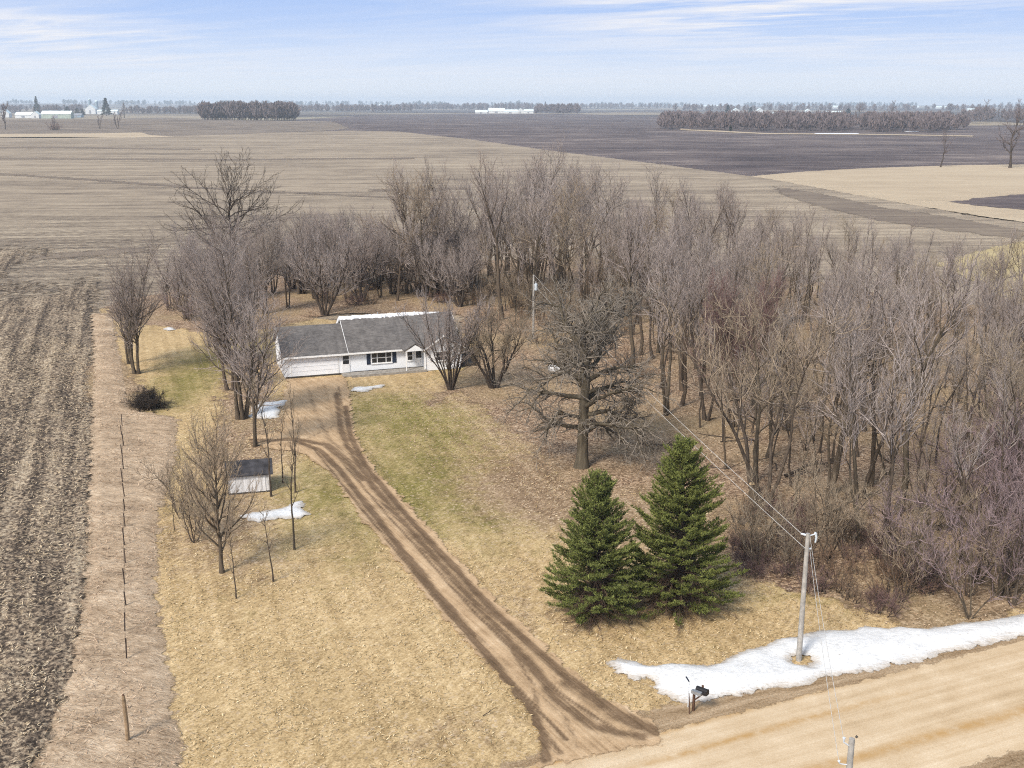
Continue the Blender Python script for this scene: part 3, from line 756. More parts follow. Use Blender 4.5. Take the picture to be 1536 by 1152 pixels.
for _ in range(3000):
    x, y = rb0.uniform(min(bx0), max(bx0)), rb0.uniform(min(by0), max(by0))
    if len(got) >= 34 or inside(BELT, x, y) < 0 or any((a - x) ** 2 + (b - y) ** 2 < 3.4 ** 2 for a, b in got): continue
    got.append((x, y)); k = rb0.choice((2, 3, 4, 7, 7)); 
    plant(WK[k] if k < 7 else MULTI, x, y, {2: 'forked bare tree in the belt behind the house', 3: 'crooked bare tree in the belt behind the house', 4: 'three stemmed bare tree in the belt behind the house', 7: 'many stemmed dark tree in the belt behind the house'}[k],
          group={2: 'forked belt trees', 3: 'crooked belt trees', 4: 'three stemmed belt trees', 7: 'many stemmed belt trees'}[k], s=rb0.uniform(.62, .86) if k < 7 else rb0.uniform(.75, 1.05), tilt=.08)
COT = [proto(bare_tree(45, 16, .22, stems=4, spread=.17, limbs=42, bare=.2, llen=.36, lang=(.5, 1.0), lup=.35, gn=.06, lgn=.15, bang=(.4, .85), twang=.75, twgn=.22, sub=1.6, tw=2.6, tip=.012, rmin=.015, brc=.04), (M_bark, M_twig)),
       proto(bare_tree(46, 15, .2, stems=2, spread=.15, limbs=34, bare=.22, llen=.38, lang=(.5, 1.0), lup=.35, gn=.06, lgn=.15, bang=(.4, .85), twang=.75, twgn=.22, sub=1.6, tw=2.6, tip=.012, rmin=.015, brc=.04), (M_bark, M_twig))]
for px, py, s, k, lab in [(362, 628, 1.05, 0, 'tall many stemmed tree by the snow patch left of the parking area'), (382, 668, .92, 1, 'tall two stemmed tree behind the shed'), (345, 585, .98, 1, 'tall bare tree left of the garage behind the other tall ones'),
                          (338, 545, .9, 0, 'many stemmed tree on the grass lane left of the garage'), (372, 505, .9, 1, 'bare tree behind the far corner of the garage'), (398, 470, .78, 0, 'bushy bare tree in the back corner left of the garage'),
                          (280, 478, .72, 0, 'bare tree at the far end of the grass lane'), (255, 462, .6, 1, 'small reddish bare tree at the far end of the grass lane'), (310, 470, .75, 1, 'bare tree in the brush below the huge old oak'), (335, 455, .8, 0, 'many stemmed bare tree right below the huge old oak'), (372, 448, .82, 1, 'bare tree just right of the foot of the huge old oak'), (410, 440, .75, 0, 'bushy bare tree between the huge old oak and the dark tree behind the garage'), (290, 455, .66, 0, 'low many stemmed tree left of the foot of the huge old oak'), (432, 462, .7, 1, 'bare tree just behind the garage corner'), (318, 520, .8, 1, 'bare tree on the left side of the grass lane behind the tall ones'),
                          (205, 560, .86, 0, 'many stemmed bare tree standing over the dark brush by the plowed field'), (195, 545, .76, 1, 'bare tree by the plowed field just behind the many stemmed one')]:
    one(COT[k], px, py, lab, s)
# front yard trees
FAN = proto(bare_tree(47, 9.6, .12, stems=13, spread=.52, limbs=80, bare=.25, llen=.26, lang=(.3, .7), lup=.4, gn=.06, sub=1.7, tw=3.6, twl=(.5, 1.0), fine=2, tip=.012), (M_dkbark, M_twig))
one(FAN, 676, 584, 'fan shaped clump of dark stems in front of the white gable', .95)
APPLE = proto(bare_tree(48, 6.6, .17, stems=6, spread=.6, limbs=44, bare=.3, llen=.42, lang=(.5, 1.0), lup=.25, gn=.12, lgn=.2, sub=1.8, tw=6.5, twl=(.4, .8), fine=3), (M_dkbark, M_tan))
one(APPLE, 741, 581, 'low spreading bare tree between the white gable and the big oak', 1.12)

def big_oak(seed, droop_k=1.0, rise=0.0, bl=4.2, reach=1.0, dens=2.6):
    rs = np.random.RandomState(seed); T, K = Segs(), Segs()
    def twigs(lp, ldd, lr, L, droop):
        lt = np.linspace(0, 1, len(lr))
        for q in range(max(2, int(L * dens))):
            u2 = min(1, .12 + .88 * (q + rs.uniform(0, 1)) / (L * dens)); bp, bd = along(lp, ldd, u2)
            BL = rs.uniform(.9, 2.1) * (1.1 - .4 * u2)
            bpp, bdd = polyline(rs, bp, side_dir(rs, bd, rs.uniform(.4, 1.1)), BL, 5, .26, .08, droop * .5)
            K.add(4, bpp, np.linspace(min(.065, np.interp(u2, lt, lr) * .7), .015, 6))
            for w in range(int(BL * bl)):
                tp, td = along(bpp, bdd, rs.uniform(.15, 1)); TL = rs.uniform(.35, .8)
                tpp, tdd = polyline(rs, tp, side_dir(rs, td, rs.uniform(.5, 1.2)), TL, 3, .3, .1, .1)
                K.add(3, tpp, np.array([.015, .013, .011, .006]))
                for x in range(2):
                    fp, fd = along(tpp, tdd, rs.uniform(.2, 1)); K.add(3, [fp, fp + side_dir(rs, fd, rs.uniform(.4, 1.1)) * TL * rs.uniform(.3, .6)], [.011, .006])
    def limb(p, d, L, r, droop, n=10, gn=.2, up=0.0):
        lp, ldd = polyline(rs, p, d, L, n, gn, up, droop); lr = r * (1 - np.linspace(0, 1, n + 1) * .85)
        T.add(6, lp, lr)
        for q in range(int(L * .7)):                       # crooked side limbs
            u = rs.uniform(.25, .8); bp, bd = along(lp, ldd, u); l2 = L * rs.uniform(.35, .55)
            sp, sdd = polyline(rs, bp, side_dir(rs, bd, rs.uniform(.5, 1.0)), l2, 7, .25, up, droop * .8)
            sr = np.linspace(r * (1 - .8 * u) * .8, .02, 8); T.add(5, sp, sr); twigs(sp, sdd, sr, l2, droop)
        twigs(lp, ldd, lr, L, droop)
    pts, dirs = polyline(rs, (0, 0, -.2), (.02, 0, 1), 9.2, 12, .04, .3)
    tt = np.linspace(0, 1, 13); rad = .44 * (1 - .36 * tt); rad[0] *= 1.55; rad[1] *= 1.1; T.add(10, pts, rad)
    for j in range(20):                                    # low and middle limbs, out and down
        t = .30 + .66 * (j / 20); p, d = along(pts, dirs, t); u = (t - .3) / .66
        az = j * 2.399 + rs.uniform(-.35, .35); L = rs.uniform(4.8, 6.9) * (1 - .10 * u) * reach
        limb(p, np.array([math.cos(az), math.sin(az), rs.uniform(.25, .7) + rise]), L, rs.uniform(.14, .21), (1.05 - .55 * u) * droop_k)
    top = pts[-1]
    for j in range(10):                                    # spreading leaders make the round head
        az = j * 2.4 + rs.uniform(-.3, .3); lean = .15 if j == 0 else rs.uniform(.5, 1.25)
        limb(top - np.array([0, 0, rs.uniform(0, 1.2)]), np.array([math.cos(az) * lean + .12, math.sin(az) * lean, 1]), rs.uniform(5.0, 6.4) * (.5 + .5 * reach), rs.uniform(.16, .23), .15, 10, .19, .12)
    return T.mesh('trunk'), K.mesh('crown')
OAKB = proto(bare_tree(44, 17.3, .5, limbs=26, bare=.2, llen=.72, lang=(.75, 1.25), lup=.28, gn=.06, lgn=.19, shape=.42, sub=1.1, bang=(.4, .9), tw=1.9, twl=(.6, 1.3), twang=.7, twgn=.25, fine=2, tip=.018, rmin=.02, lowbig=False, crook=1.0, brc=.05), (M_dkbark, M_dkbark))
one(OAKB, 352, 418, 'huge old oak with dark spreading limbs at the field edge left of the house', .9, name='oak_tree', rot=1.2, sz=.84)
one(proto(big_oak(3), (M_oakbark, M_oaktw)), 872, 700, 'big gnarled oak with drooping limbs standing on the lawn before the woodland', 1.07, name='oak_tree', rot=0.3)

# young trees round the shed
YT = proto(bare_tree(51, 8.2, .15, stems=1, spread=.05, limbs=36, bare=.16, llen=.50, lang=(.6, 1.05), lup=.42, gn=.05, sub=1.8, tw=4.5, twl=(.4, .8), fine=2, tip=.010), (M_bark, M_tan))
one(YT, 333, 858, 'young round crowned tree on the grass left of the shed', 1.0)
SAP = [proto(bare_tree(52, 5.2, .06, limbs=9, bare=.3, llen=.2, lang=(.5, .9), lup=.3, gn=.05, sub=1.5, tw=2.5, twl=(.3, .6), fine=1, tip=.009, sid=5), (M_bark, M_tan)),
       proto(bare_tree(53, 8.5, .08, limbs=12, bare=.35, llen=.2, lang=(.35, .7), lup=.7, gn=.045, sub=1.5, tw=2.5, twl=(.3, .7), fine=1, tip=.009, sid=5), (M_bark, M_tan))]
for px, py, s, k, lab in [(354, 897, .85, 0, 'thin crooked sapling nearest on the grass below the round crowned tree'), (410, 872, .95, 0, 'thin sapling on the grass below the snow patch by the shed'), (441, 824, .98, 1, 'slender sapling standing in front of the snow patch by the shed'),
                          (443, 738, .95, 1, 'slender forked tree at the right of the shed by the driveway'), (407, 744, 1.0, 1, 'thin tree at the right corner of the shed'), (424, 724, .7, 1, 'thin sapling behind the shed corner beside the driveway'), (262, 795, .6, 0, 'twiggy sapling at the edge of the mown grass left of the shed')]:
    one(SAP[k], px, py, lab, s, name='sapling', cat='sapling')
LEAFY = proto(bare_tree(54, 6.5, .07, stems=3, spread=.2, limbs=20, bare=.2, llen=.28, lang=(.5, .9), lup=.5, sub=1.6, tw=4, fine=1, tip=.009), (M_bark, M_tan))
o = one(LEAFY, 320, 745, 'small tree still holding dry tan leaves left of the shed', 1.0)
rs = np.random.RandomState(4); co = np.array([v.co for v in LEAFY[1].vertices])[::23]; co = co[rs.permutation(len(co))[:1500]]
a = rs.normal(0, 1, (len(co), 3)); a /= np.linalg.norm(a, axis=1, keepdims=True); b = np.cross(a, rs.normal(0, 1, (len(co), 3))); b /= np.linalg.norm(b, axis=1, keepdims=True)
Vq = np.stack([co - a * .07, co + b * .035, co + a * .07, co - b * .035], 1).reshape(-1, 3)
M_leaf = simple('dry_tan_leaf', (.34, .22, .13), .8)
link('foliage', mesh_np('foliage', Vq, np.arange(len(Vq)).reshape(-1, 4)), M_leaf, o)

# shrubs: the mauve thicket at the right, brush along the wood edge, brush by the field
rb = random.Random(9)
def scatter(pxpoly, n, kinds, labs, grp, dmin, smin, smax, name='shrub', cat='shrub'):
    poly = W(pxpoly); xs = [p[0] for p in poly]; ys = [p[1] for p in poly]; got = []; k = 0
    while len(got) < n and k < 9000:
        k += 1; x, y = rb.uniform(min(xs), max(xs)), rb.uniform(min(ys), max(ys))
        if inside(poly, x, y) < 0 or any((a - x) ** 2 + (b - y) ** 2 < dmin * dmin for a, b in got): continue
        got.append((x, y)); i = rb.randrange(len(kinds))
        plant(SHR[kinds[i]], x, y, labs[i], cat, name, grp[i] if isinstance(grp, (list, tuple)) else grp, s=rb.uniform(smin, smax), parts=('stem', 'crown'))
scatter([(1345, 905), (1395, 938), (1536, 912), (1700, 880), (1700, 640), (1536, 650), (1440, 710), (1385, 790)], 64, (3, 5, 5, 6), ('tall mauve shrub in the dense thicket at the right', 'tangled small mauve tree in the thicket at the right', 'tangled small mauve tree in the thicket at the right', 'tangled small tan tree in the thicket at the right'), ('tall thicket shrubs', 'mauve thicket trees', 'mauve thicket trees', 'tan thicket trees'), 1.0, .75, 1.3)
scatter([(1100, 780), (1110, 850), (1200, 885), (1330, 920), (1400, 900), (1380, 830), (1250, 790), (1160, 745)], 40, (0, 2, 4, 6), ('brown twiggy shrub in the brush between the pole and the woodland', 'low tan brush between the pole and the woodland', 'low reddish tangle of brush at the wood edge', 'small crooked tan tree in the brush between the pole and the woodland'), ('brown edge shrubs', 'low tan brush', 'reddish tangles', 'small crooked edge trees'), .9, .6, 1.15)
scatter([(1095, 845), (1110, 800), (1150, 830), (1185, 880), (1130, 870)], 7, (4,), ('low dark red brush right beside the taller spruce',), 'dark red brush by the spruce', .8, .5, .7)
scatter([(920, 560), (1010, 645), (1120, 740), (1300, 790), (1536, 760), (1536, 480), (1000, 410), (740, 440)], 64, (0, 2, 6), ('brown understory shrub inside the woodland', 'low tan understory shrub inside the woodland', 'small crooked understory tree inside the woodland'), ('woodland shrubs', 'low woodland shrubs', 'understory trees'), 1.6, .6, 1.15)
scatter([(430, 440), (500, 462), (690, 462), (740, 480), (740, 430), (600, 405), (450, 415)], 26, (0, 1, 4), ('brown shrub in the undergrowth behind the house', 'tan grey shrub in the undergrowth behind the house', 'reddish brush in the undergrowth behind the house'), ('shrubs behind the house', 'grey shrubs behind the house', 'reddish brush behind the house'), 1.6, .7, 1.2)
scatter([(235, 470), (330, 490), (400, 470), (400, 440), (300, 435)], 18, (1, 3), ('grey shrub in the brush left of the garage', 'tall grey shrub in the brush left of the garage'), ('field corner shrubs', 'tall field corner shrubs'), 1.6, .6, 1.0)
scatter([(690, 470), (760, 500), (880, 545), (900, 500), (800, 460), (720, 440)], 26, (0, 6), ('brown shrub between the house end and the woodland', 'crooked tan shrub between the house end and the woodland'), ('house end shrubs', 'crooked house end shrubs'), 1.6, .6, 1.0)
scatter([(255, 800), (262, 760), (300, 770), (300, 830)], 4, (6,), ('thin tan shrub at the mown edge left of the young tree',), 'shrubs by the young tree', 1.0, .7, .95)
DARKB = proto(shrub_mesh(36, 2.1, 2.4, 120, 11, .014, .3, .1), (M_dkbark, M_dkbark))
x, y = P(222, 612); plant(DARKB, x, y, 'dark heap of tangled brush beside the small snow patch', 'brush', 'brush_pile', s=1.0, parts=('stem', 'crown'))
# ------------------------------------------------------------------ spruces
M_needle = bark_mat('spruce_needles', (.034, .048, .014), (.24, .265, .078), [(1, 1, 1), (1.1, 1.05, .9)])
_n = M_needle.node_tree.nodes
for q in _n:
    if q.type == 'MAPPING' and q.inputs['Scale'].default_value[0] == 6: q.inputs['Scale'].default_value = (2.6, 2.6, 2.6)
M_deadtw = bark_mat('dead_spruce_twigs', (.075, .05, .036), (.16, .115, .085), [(1, 1, 1), (1.1, 1, .95)])
def spruce(seed, H, R):
    rs = np.random.RandomState(seed); T, D = Segs(), Segs()
    T.add(8, [(0, 0, -.1), (.03, 0, H * .5), (0, .02, H)], [.17, .10, .015])
    quads = []
    nw = int(H * 5.4)
    for i in range(nw):
        zf = .03 + .955 * (i + rs.uniform(-.3, .3)) / nw; zf0 = zf
        prof = (1 - zf) ** .60 * min(1.0, .84 + zf * 1.3) * .97
        k = 8 if zf < .7 else (7 if zf < .88 else 5)
        for j in range(k):
            az = 2 * PI * (j + rs.uniform(-.4, .4)) / k + i * 1.1
            zf = min(.985, max(.03, zf0 + rs.uniform(-.035, .035))); prof = (1 - zf) ** .62 * min(1.0, .84 + zf * 1.3) * .97
            L = R * prof * rs.choice([.55, .82, .96, 1.06], p=[.2, .3, .34, .16]) * rs.uniform(.88, 1.06) + .12
            pitch = -.06 + .8 * zf ** 1.4 + rs.uniform(-.1, .12)
            d = np.array([math.cos(az), math.sin(az), pitch])
            pts, dirs = polyline(rs, (0, 0, zf * H), d, L, 7, .05, .22)
            T.add(4, pts, np.linspace(.012 + .014 * L, .006, 8))
            start = .2 if zf > .3 else .38
            nt = max(4, int(L * 11))
            for w in range(nt):
                u = start + (1 - start) * ((w + rs.uniform(0, 1)) / nt) ** .8
                if rs.uniform() < .06: continue
                p, dd = along(pts, dirs, min(u, 1)); side = 1 if w % 2 else -1
                lat = unit(np.cross(dd, (0, 0, 1))) * side
                tl = (.20 + .42 * (1 - u) * min(1, L)) * rs.uniform(.7, 1.25)
                e = unit(dd * rs.uniform(.5, .9) + lat * rs.uniform(.35, .8) + np.array([0, 0, rs.uniform(0, .6)]))
                quads.append((p, e, tl))
            quads.append((pts[-1], unit(dirs[-1] + np.array([0, 0, .3])), .26))
    for i in range(int(H * 2)):                                  # bushy leader
        quads.append((np.array([0, 0, H - .25 - .05 * i]), unit(np.array([rs.normal(0, .5), rs.normal(0, .5), 1.2])), .3))
    P0 = np.array([q[0] for q in quads]); E = np.array([q[1] for q in quads]); Ls = np.array([q[2] for q in quads])
    per = 13; rep = np.repeat(np.arange(len(P0)), per)
    u = rs.uniform(0, 1, len(rep)); base = P0[rep] + E[rep] * (Ls[rep] * u)[:, None]
    nd = E[rep] * .75 + rs.normal(0, .55, (len(rep), 3)) + np.array([0, 0, .12]); nd /= np.linalg.norm(nd, axis=1, keepdims=True)
    sd = np.cross(nd, rs.normal(0, 1, (len(rep), 3))); sd /= np.linalg.norm(sd, axis=1, keepdims=True) + 1e-9
    ln = rs.uniform(.07, .15, len(rep))[:, None]; wd = .019
    V = np.stack([base - sd * wd, base + sd * wd, base + nd * ln + sd * wd * .5, base + nd * ln - sd * wd * .5], 1).reshape(-1, 3)
    for i in range(190):                                          # dead twigs low inside
        az = rs.uniform(0, 2 * PI); z = rs.uniform(.01, .30) * H; L = R * rs.uniform(.5, 1.05) * (1 - z / H * .5)
        pts, dirs = polyline(rs, (0, 0, z), (math.cos(az), math.sin(az), rs.uniform(-.35, 0)), L, 6, .13, -.1)
        D.add(4, pts, np.linspace(.024, .006, 7))
        for w in range(int(L * 6)):
            p, dd = along(pts, dirs, rs.uniform(.3, 1)); tl = rs.uniform(.2, .55)
            tp, _ = polyline(rs, p, side_dir(rs, dd, rs.uniform(.5, 1.1)), tl, 3, .25, 0); D.add(3, tp, [.008, .007, .006, .003])
    fo = mesh_np('crown', V, np.arange(len(V)).reshape(-1, 4))
    return T.mesh('trunk'), fo, D.mesh('dead_branches')
for seed, px, py, H, R, lab in [(61, 893, 934, 8.35, 3.4, 'shorter green spruce on the grass, left of its taller neighbour'), (62, 1016, 922, 9.95, 4.05, 'taller green spruce on the grass before the woodland')]:
    x, y = P(px, py); y += 1.0; x *= (y / (y - 1.0))
    t = thing('spruce_tree', lab, 'tree', (x, y, 0), seed * 1.0)
    a, b, c = spruce(seed, H, R)
    link('trunk', a, M_dkbark, t); link('crown', b, M_needle, t); link('dead_branches', c, M_deadtw, t)

# ------------------------------------------------------------------ the house
def siding(name, c, step=.13):
    n = N(name)
    s = n.new('ShaderNodeSeparateXYZ'); n.l.new(n.obj(), s.inputs[0])
    f = n.math('FRACT', n.math('DIVIDE', s.outputs[2], step))
    nz = n.noise(n.obj(), 1.5, 5, .7)
    lo = tuple(q * .93 for q in c); dirty = (c[0] * .9, c[1] * .9, c[2] * .88)
    cc = n.mix(n.mr(f, 0, .14, 1, 0), c, lo); cc = n.mix(n.mr(nz, .55, .75, 0, .6), cc, dirty)
    n.col(cc); n.b.inputs['Roughness'].default_value = .55
    return n.m
M_white = siding('white_siding', (.84, .86, .88))
M_trim = simple('white_trim', (.80, .80, .79), .5, .04)
M_door = siding('white_door_panels', (.83, .85, .88), .5)
n = N('grey_shingles')
s = n.new('ShaderNodeSeparateXYZ'); n.l.new(n.obj(), s.inputs[0])
tabs = n.vor(n.mapping(n.obj(), (3.2, 6.5, 6.5)), 1.0); sc_ = n.new('ShaderNodeSeparateColor'); n.l.new(tabs, sc_.inputs[0])
g = n.noise(n.obj(), .7, 5, .7); drip = n.noise(n.mapping(n.obj(), (2.2, .25, .25)), 1.0, 5, .7)
v = n.math('ADD', n.math('ADD', n.math('MULTIPLY', sc_.outputs[0], .22), n.math('MULTIPLY', g, .5)), n.math('MULTIPLY', drip, .4))
n.col(n.ramp(n.mr(v, .35, .75), [(0., (.085, .078, .074)), (.5, (.13, .12, .113)), (1., (.185, .17, .158))]))
n.bump(sc_.outputs[1], .3, .02)
M_shingle = n.m
M_glass = simple('dark_glass', (.018, .021, .026), .08, .1, spec=.5)
M_navy = simple('navy_paint', (.022, .032, .055), .5)
M_conc = simple('old_concrete', (.30, .275, .24), .9, .15, 3)
M_gap = simple('dark_foundation', (.07, .062, .055), .9)
M_snowroof = simple('roof_snow_white', (.84, .85, .87), .6, .04)
M_black = simple('black_paint', (.02, .02, .022), .4)
M_steel = simple('galvanised_steel', (.38, .40, .42), .4, .1, metal=.6)

HR = math.radians(18.5)
hx, hy = P(428, 568)
house = thing('house', 'white ranch house with grey shingle roof and attached garage at the driveway end', 'house', (hx, hy, 0), HR)
def gable(x0, x1, y0, y1, ze, zr, zb=0.0):
    """walls with gable ends across x"""
    ym = (y0 + y1) / 2
    return MB().prism([(y0, zb), (y1, zb), (y1, ze), (ym, zr), (y0, ze)], 'x', x0, x1)
def gable_roof(x0, x1, y0, y1, ze, zr, over=.45, side=.3, th=.14):
    ym = (y0 + y1) / 2; k = (zr - ze) / (ym - y0)
    a, b, zl = y0 - over, y1 + over, ze - k * over
    return MB().prism([(a, zl + .02), (ym, zr + .02), (b, zl + .02), (b, zl + th + .02), (ym, zr + th + .02), (a, zl + th + .02)], 'x', x0 - side, x1 + side), (a, zl, k)
gw = gable(0, 7.0, 0, 8.0, 2.42, 4.6); gw.build('garage_wall', M_white, house)
mw = gable(7.003, 19, 0, 9.0, 2.45, 5.05); mw.build('wall', M_white, house)
rf, (ga, gz, gk) = gable_roof(0, 7.0, 0, 8.0, 2.42, 4.6); rf.prism([(4.0 - .1, 4.62), (4.0, 4.79), (4.0 + .1, 4.62)], 'x', -.3, 6.68)
rf = MB(); rf0, (ga, gz, gk) = gable_roof(0, 6.68, 0, 8.0, 2.42, 4.6, side=.0); rf0.poly([], [])
MBr, _ = gable_roof(-.3, 6.69, 0, 8.0, 2.42, 4.6, side=0); groof = MBr.build('garage_roof', M_shingle, house)
MBr, (ma, mz, mk) = gable_roof(7.0, 19, 0, 9.0, 2.45, 5.05); mroof = MBr.build('roof', M_shingle, house)
f = MB().box(-.32, 6.69, ga - .03, ga - .003, gz - .02, gz + .17).box(6.695, 19.32, ma - .03, ma - .003, mz - .02, mz + .17); f.build('fascia', M_trim, house)
f = MB()
for x in (-.335, ):
    f.prism([(ga, gz - .01), (4.0, 4.59), (8.45, gz - .01), (8.45, gz + .18), (4.0, 4.79), (ga, gz + .18)], 'x', x, x + .03)
for x in (6.665, 19.305):
    f.prism([(ma, mz - .01), (4.5, 5.04), (9.45, mz - .01), (9.45, mz + .18), (4.5, 5.24), (ma, mz + .18)], 'x', x, x + .03)
f.build('rake_board', M_trim, house)
b = MB().box(.02, 7.0, -.03, -.003, 0, .16).box(7.0, 19.0, -.03, -.003, 0, .22); b.build('foundation', M_gap, house)
# garage door
gd = MB().box(.72, 5.55, -.045, -.004, .17, 2.12).build('garage_door', M_door, house)
MB().box(.62, .71, -.06, -.004, .16, 2.2).box(5.56, 5.65, -.06, -.004, .16, 2.2).box(.62, 5.65, -.062, -.004, 2.125, 2.215).build('door_frame', M_trim, gd)
MB().box(.74, 5.53, -.052, -.047, .64, .66).box(.74, 5.53, -.052, -.047, 1.13, 1.15).box(.74, 5.53, -.052, -.047, 1.62, 1.64).build('panel_joint', M_steel, gd)
MB().tube([(3.2, -.01, 2.22), (3.2, -.16, 2.2), (3.2, -.24, 2.1)], [.05, .06, .09]).build('wall_lamp', M_black, house)
# service door
d = MB().box(6.02, 6.86, -.05, -.004, .17, 2.1).build('door', M_trim, house)
MB().box(6.12, 6.76, -.06, -.052, 1.1, 1.53).box(6.12, 6.76, -.06, -.052, 1.58, 1.98).build('window', M_glass, d)
MB().tube([(6.78, -.05, 1.0), (6.78, -.13, 1.0)], .035, 6).build('handle', M_steel, d)
def window(x0, x1, z0, z1, y, cols, parent=house, split=True):
    fr = MB(); w = .075
    fr.box(x0, x1, y - .06, y - .003, z0, z0 + w).box(x0, x1, y - .06, y - .003, z1 - w, z1)
    for i in range(len(cols) + 1):
        xx = x0 if i == 0 else (x1 - w if i == len(cols) else x0 + (x1 - x0) * sum(cols[:i]) / sum(cols) - w / 2)
        fr.box(xx, xx + w, y - .058, y - .003, z0 + w, z1 - w)
    if split:
        zm = (z0 + z1) / 2; fr.box(x0 + w, x1 - w, y - .054, y - .02, zm - .03, zm + .03)
    o = MB().box(x0 + .02, x1 - .02, y - .035, y - .004, z0 + .02, z1 - .02).build('window', M_glass, parent)
    fr.build('frame', M_trim, o)
    MB().box(x0 - .06, x1 + .06, y - .1, y - .003, z0 - .07, z0 - .003).build('sill', M_trim, o)
    return o
window(9.18, 11.42, .92, 2.12, 0, [1, 1.5, 1])
for x in (8.68, 11.5): MB().box(x, x + .42, -.05, -.004, .86, 2.14).build('shutter', M_navy, house)
window(13.1, 13.75, .95, 2.0, 0, [1])
# projecting gable at the right end
pw = MB().prism([(14.9, .0), (18.85, .0), (18.85, 2.45), (16.87, 3.75), (14.9, 2.45)], 'y', -1.3, -.002); pw.build('gable_wall', M_white, house)
kk = 1.3 / 1.98; o_ = .35
pr = MB().prism([(14.9 - o_, 2.45 - kk * o_ + .02), (16.87, 3.77), (18.85 + o_, 2.45 - kk * o_ + .02), (18.85 + o_, 2.45 - kk * o_ + .15), (16.87, 3.91), (14.9 - o_, 2.45 - kk * o_ + .15)], 'y', -1.7, 3.0)
pr.build('gable_roof', M_shingle, house)
MB().prism([(14.9 - o_, 2.45 - kk * o_), (16.87, 3.75), (18.85 + o_, 2.45 - kk * o_), (18.85 + o_, 2.45 - kk * o_ + .17), (16.87, 3.93), (14.9 - o_, 2.45 - kk * o_ + .17)], 'y', -1.74, -1.703).build('rake_board', M_trim, house)
window(15.95, 17.75, 1.0, 2.05, -1.3, [1, 1])
# entrance porch
pk = .75 / 1.25
MB().prism([(12.45, 2.32), (13.7, 3.07), (14.95, 2.32), (14.95, 2.44), (13.7, 3.2), (12.45, 2.44)], 'y', -1.55, 1.4).build('porch_roof', M_shingle, house)
MB().prism([(12.6, 2.3), (14.8, 2.3), (13.7, 2.96)], 'y', -1.5, -1.45).build('porch_gable', M_white, house)
for x in (12.65, 14.65): MB().box(x, x + .1, -1.48, -1.38, .2, 2.3).build('porch_post', M_trim, house)
d = MB().box(14.0, 14.8, -.05, -.004, .22, 2.15).build('door', M_trim, house)
MB().box(14.1, 14.7, -.058, -.052, 1.2, 1.95).build('window', M_glass, d)
w = MB().box(6.75, 14.85, -1.75, -.25, -.05, .2); w.build('walk', M_conc, house)
MB().box(5.9, 6.74, -1.3, -.07, -.05, .13).build('step', M_conc, house)
MB().prism([(-.6, -.02), (2.2, -.02), (2.2, .75), (-.6, .3)], 'x', 19.003, 20.6).build('cellar_hatch', M_gap, house)
MB().tube([(16.2, 3.2, 4.1), (16.2, 3.2, 4.75)], .06, 8).build('vent_pipe', M_steel, house)
MB().tube([(11.0, 4.9, 4.9), (11.0, 4.9, 5.55)], .05, 8).build('vent_pipe', M_steel, house)
# snow on the back of the main ridge
rs = np.random.RandomState(2); xs_ = np.linspace(6.62, 18.0, 60); V, F = [], []
for i, x in enumerate(xs_):
    w_ = 1.0 if x < 15 else max(.1, (18.0 - x) / 3); hgt = (.17 + .05 * rs.uniform(-1, 1)) * w_ + .02; fr_ = (.26 + .10 * rs.uniform(-1, 1)) * w_
    for yy, zz in ((4.5 - fr_, 5.21 - mk * fr_ + .005), (4.5 - fr_ * .6, 5.21 + hgt * .8 - mk * fr_ * .3), (4.6, 5.21 + hgt), (5.4, 4.85 + hgt), (6.6, 4.13 + hgt * .8), (7.6, 3.44)): V.append((x, yy, zz))
for i in range(59):
    for k in range(5): a = i * 6 + k; F.append((a, a + 6, a + 7, a + 1))
F.append(tuple(range(6))); F.append(tuple(range(59 * 6, 60 * 6))[::-1])
me = bpy.data.meshes.new('roof_snow'); me.from_pydata(V, [], F); me.update()
o = link('roof_snow', me, M_snowroof); o.location = house.location; o.rotation_euler = house.rotation_euler
tag(o, 'strip of old snow lying along the ridge of the house roof', 'snow')

# ------------------------------------------------------------------ shed
n = N('weathered_white_boards')
st = n.noise(n.mapping(n.obj(), (7, 7, .5)), 1.0, 5, .75)
n.col(n.ramp(st, [(.34, (.22, .20, .18)), (.43, (.60, .59, .58)), (.6, (.78, .78, .78))]))
M_old = n.m
M_dkroof = simple('dark_felt_roof', (.05, .048, .052), .85, .25, 2)
sx_, sy_ = P(343, 742)
sh = thing('shed', 'small weathered white shed with a dark roof on the grass left of the driveway', 'shed', (sx_, sy_, 0), math.radians(14))
MB().prism([(0, .02), (2.3, .02), (2.3, 1.45), (1.15, 2.1), (0, 1.45)], 'x', 0, 3.1).build('wall', M_old, sh)
MB().prism([(-.2, 1.37), (1.15, 2.13), (2.5, 1.37), (2.5, 1.46), (1.15, 2.23), (-.2, 1.46)], 'x', -.18, 3.28).build('roof', M_dkroof, sh)
MB().box(1.9, 2.7, -.04, -.003, .08, 1.35).build('door', M_old, sh)
MB().box(-.02, 3.12, -.02, -.003, -.05, .09).build('sill_beam', M_gap, sh)

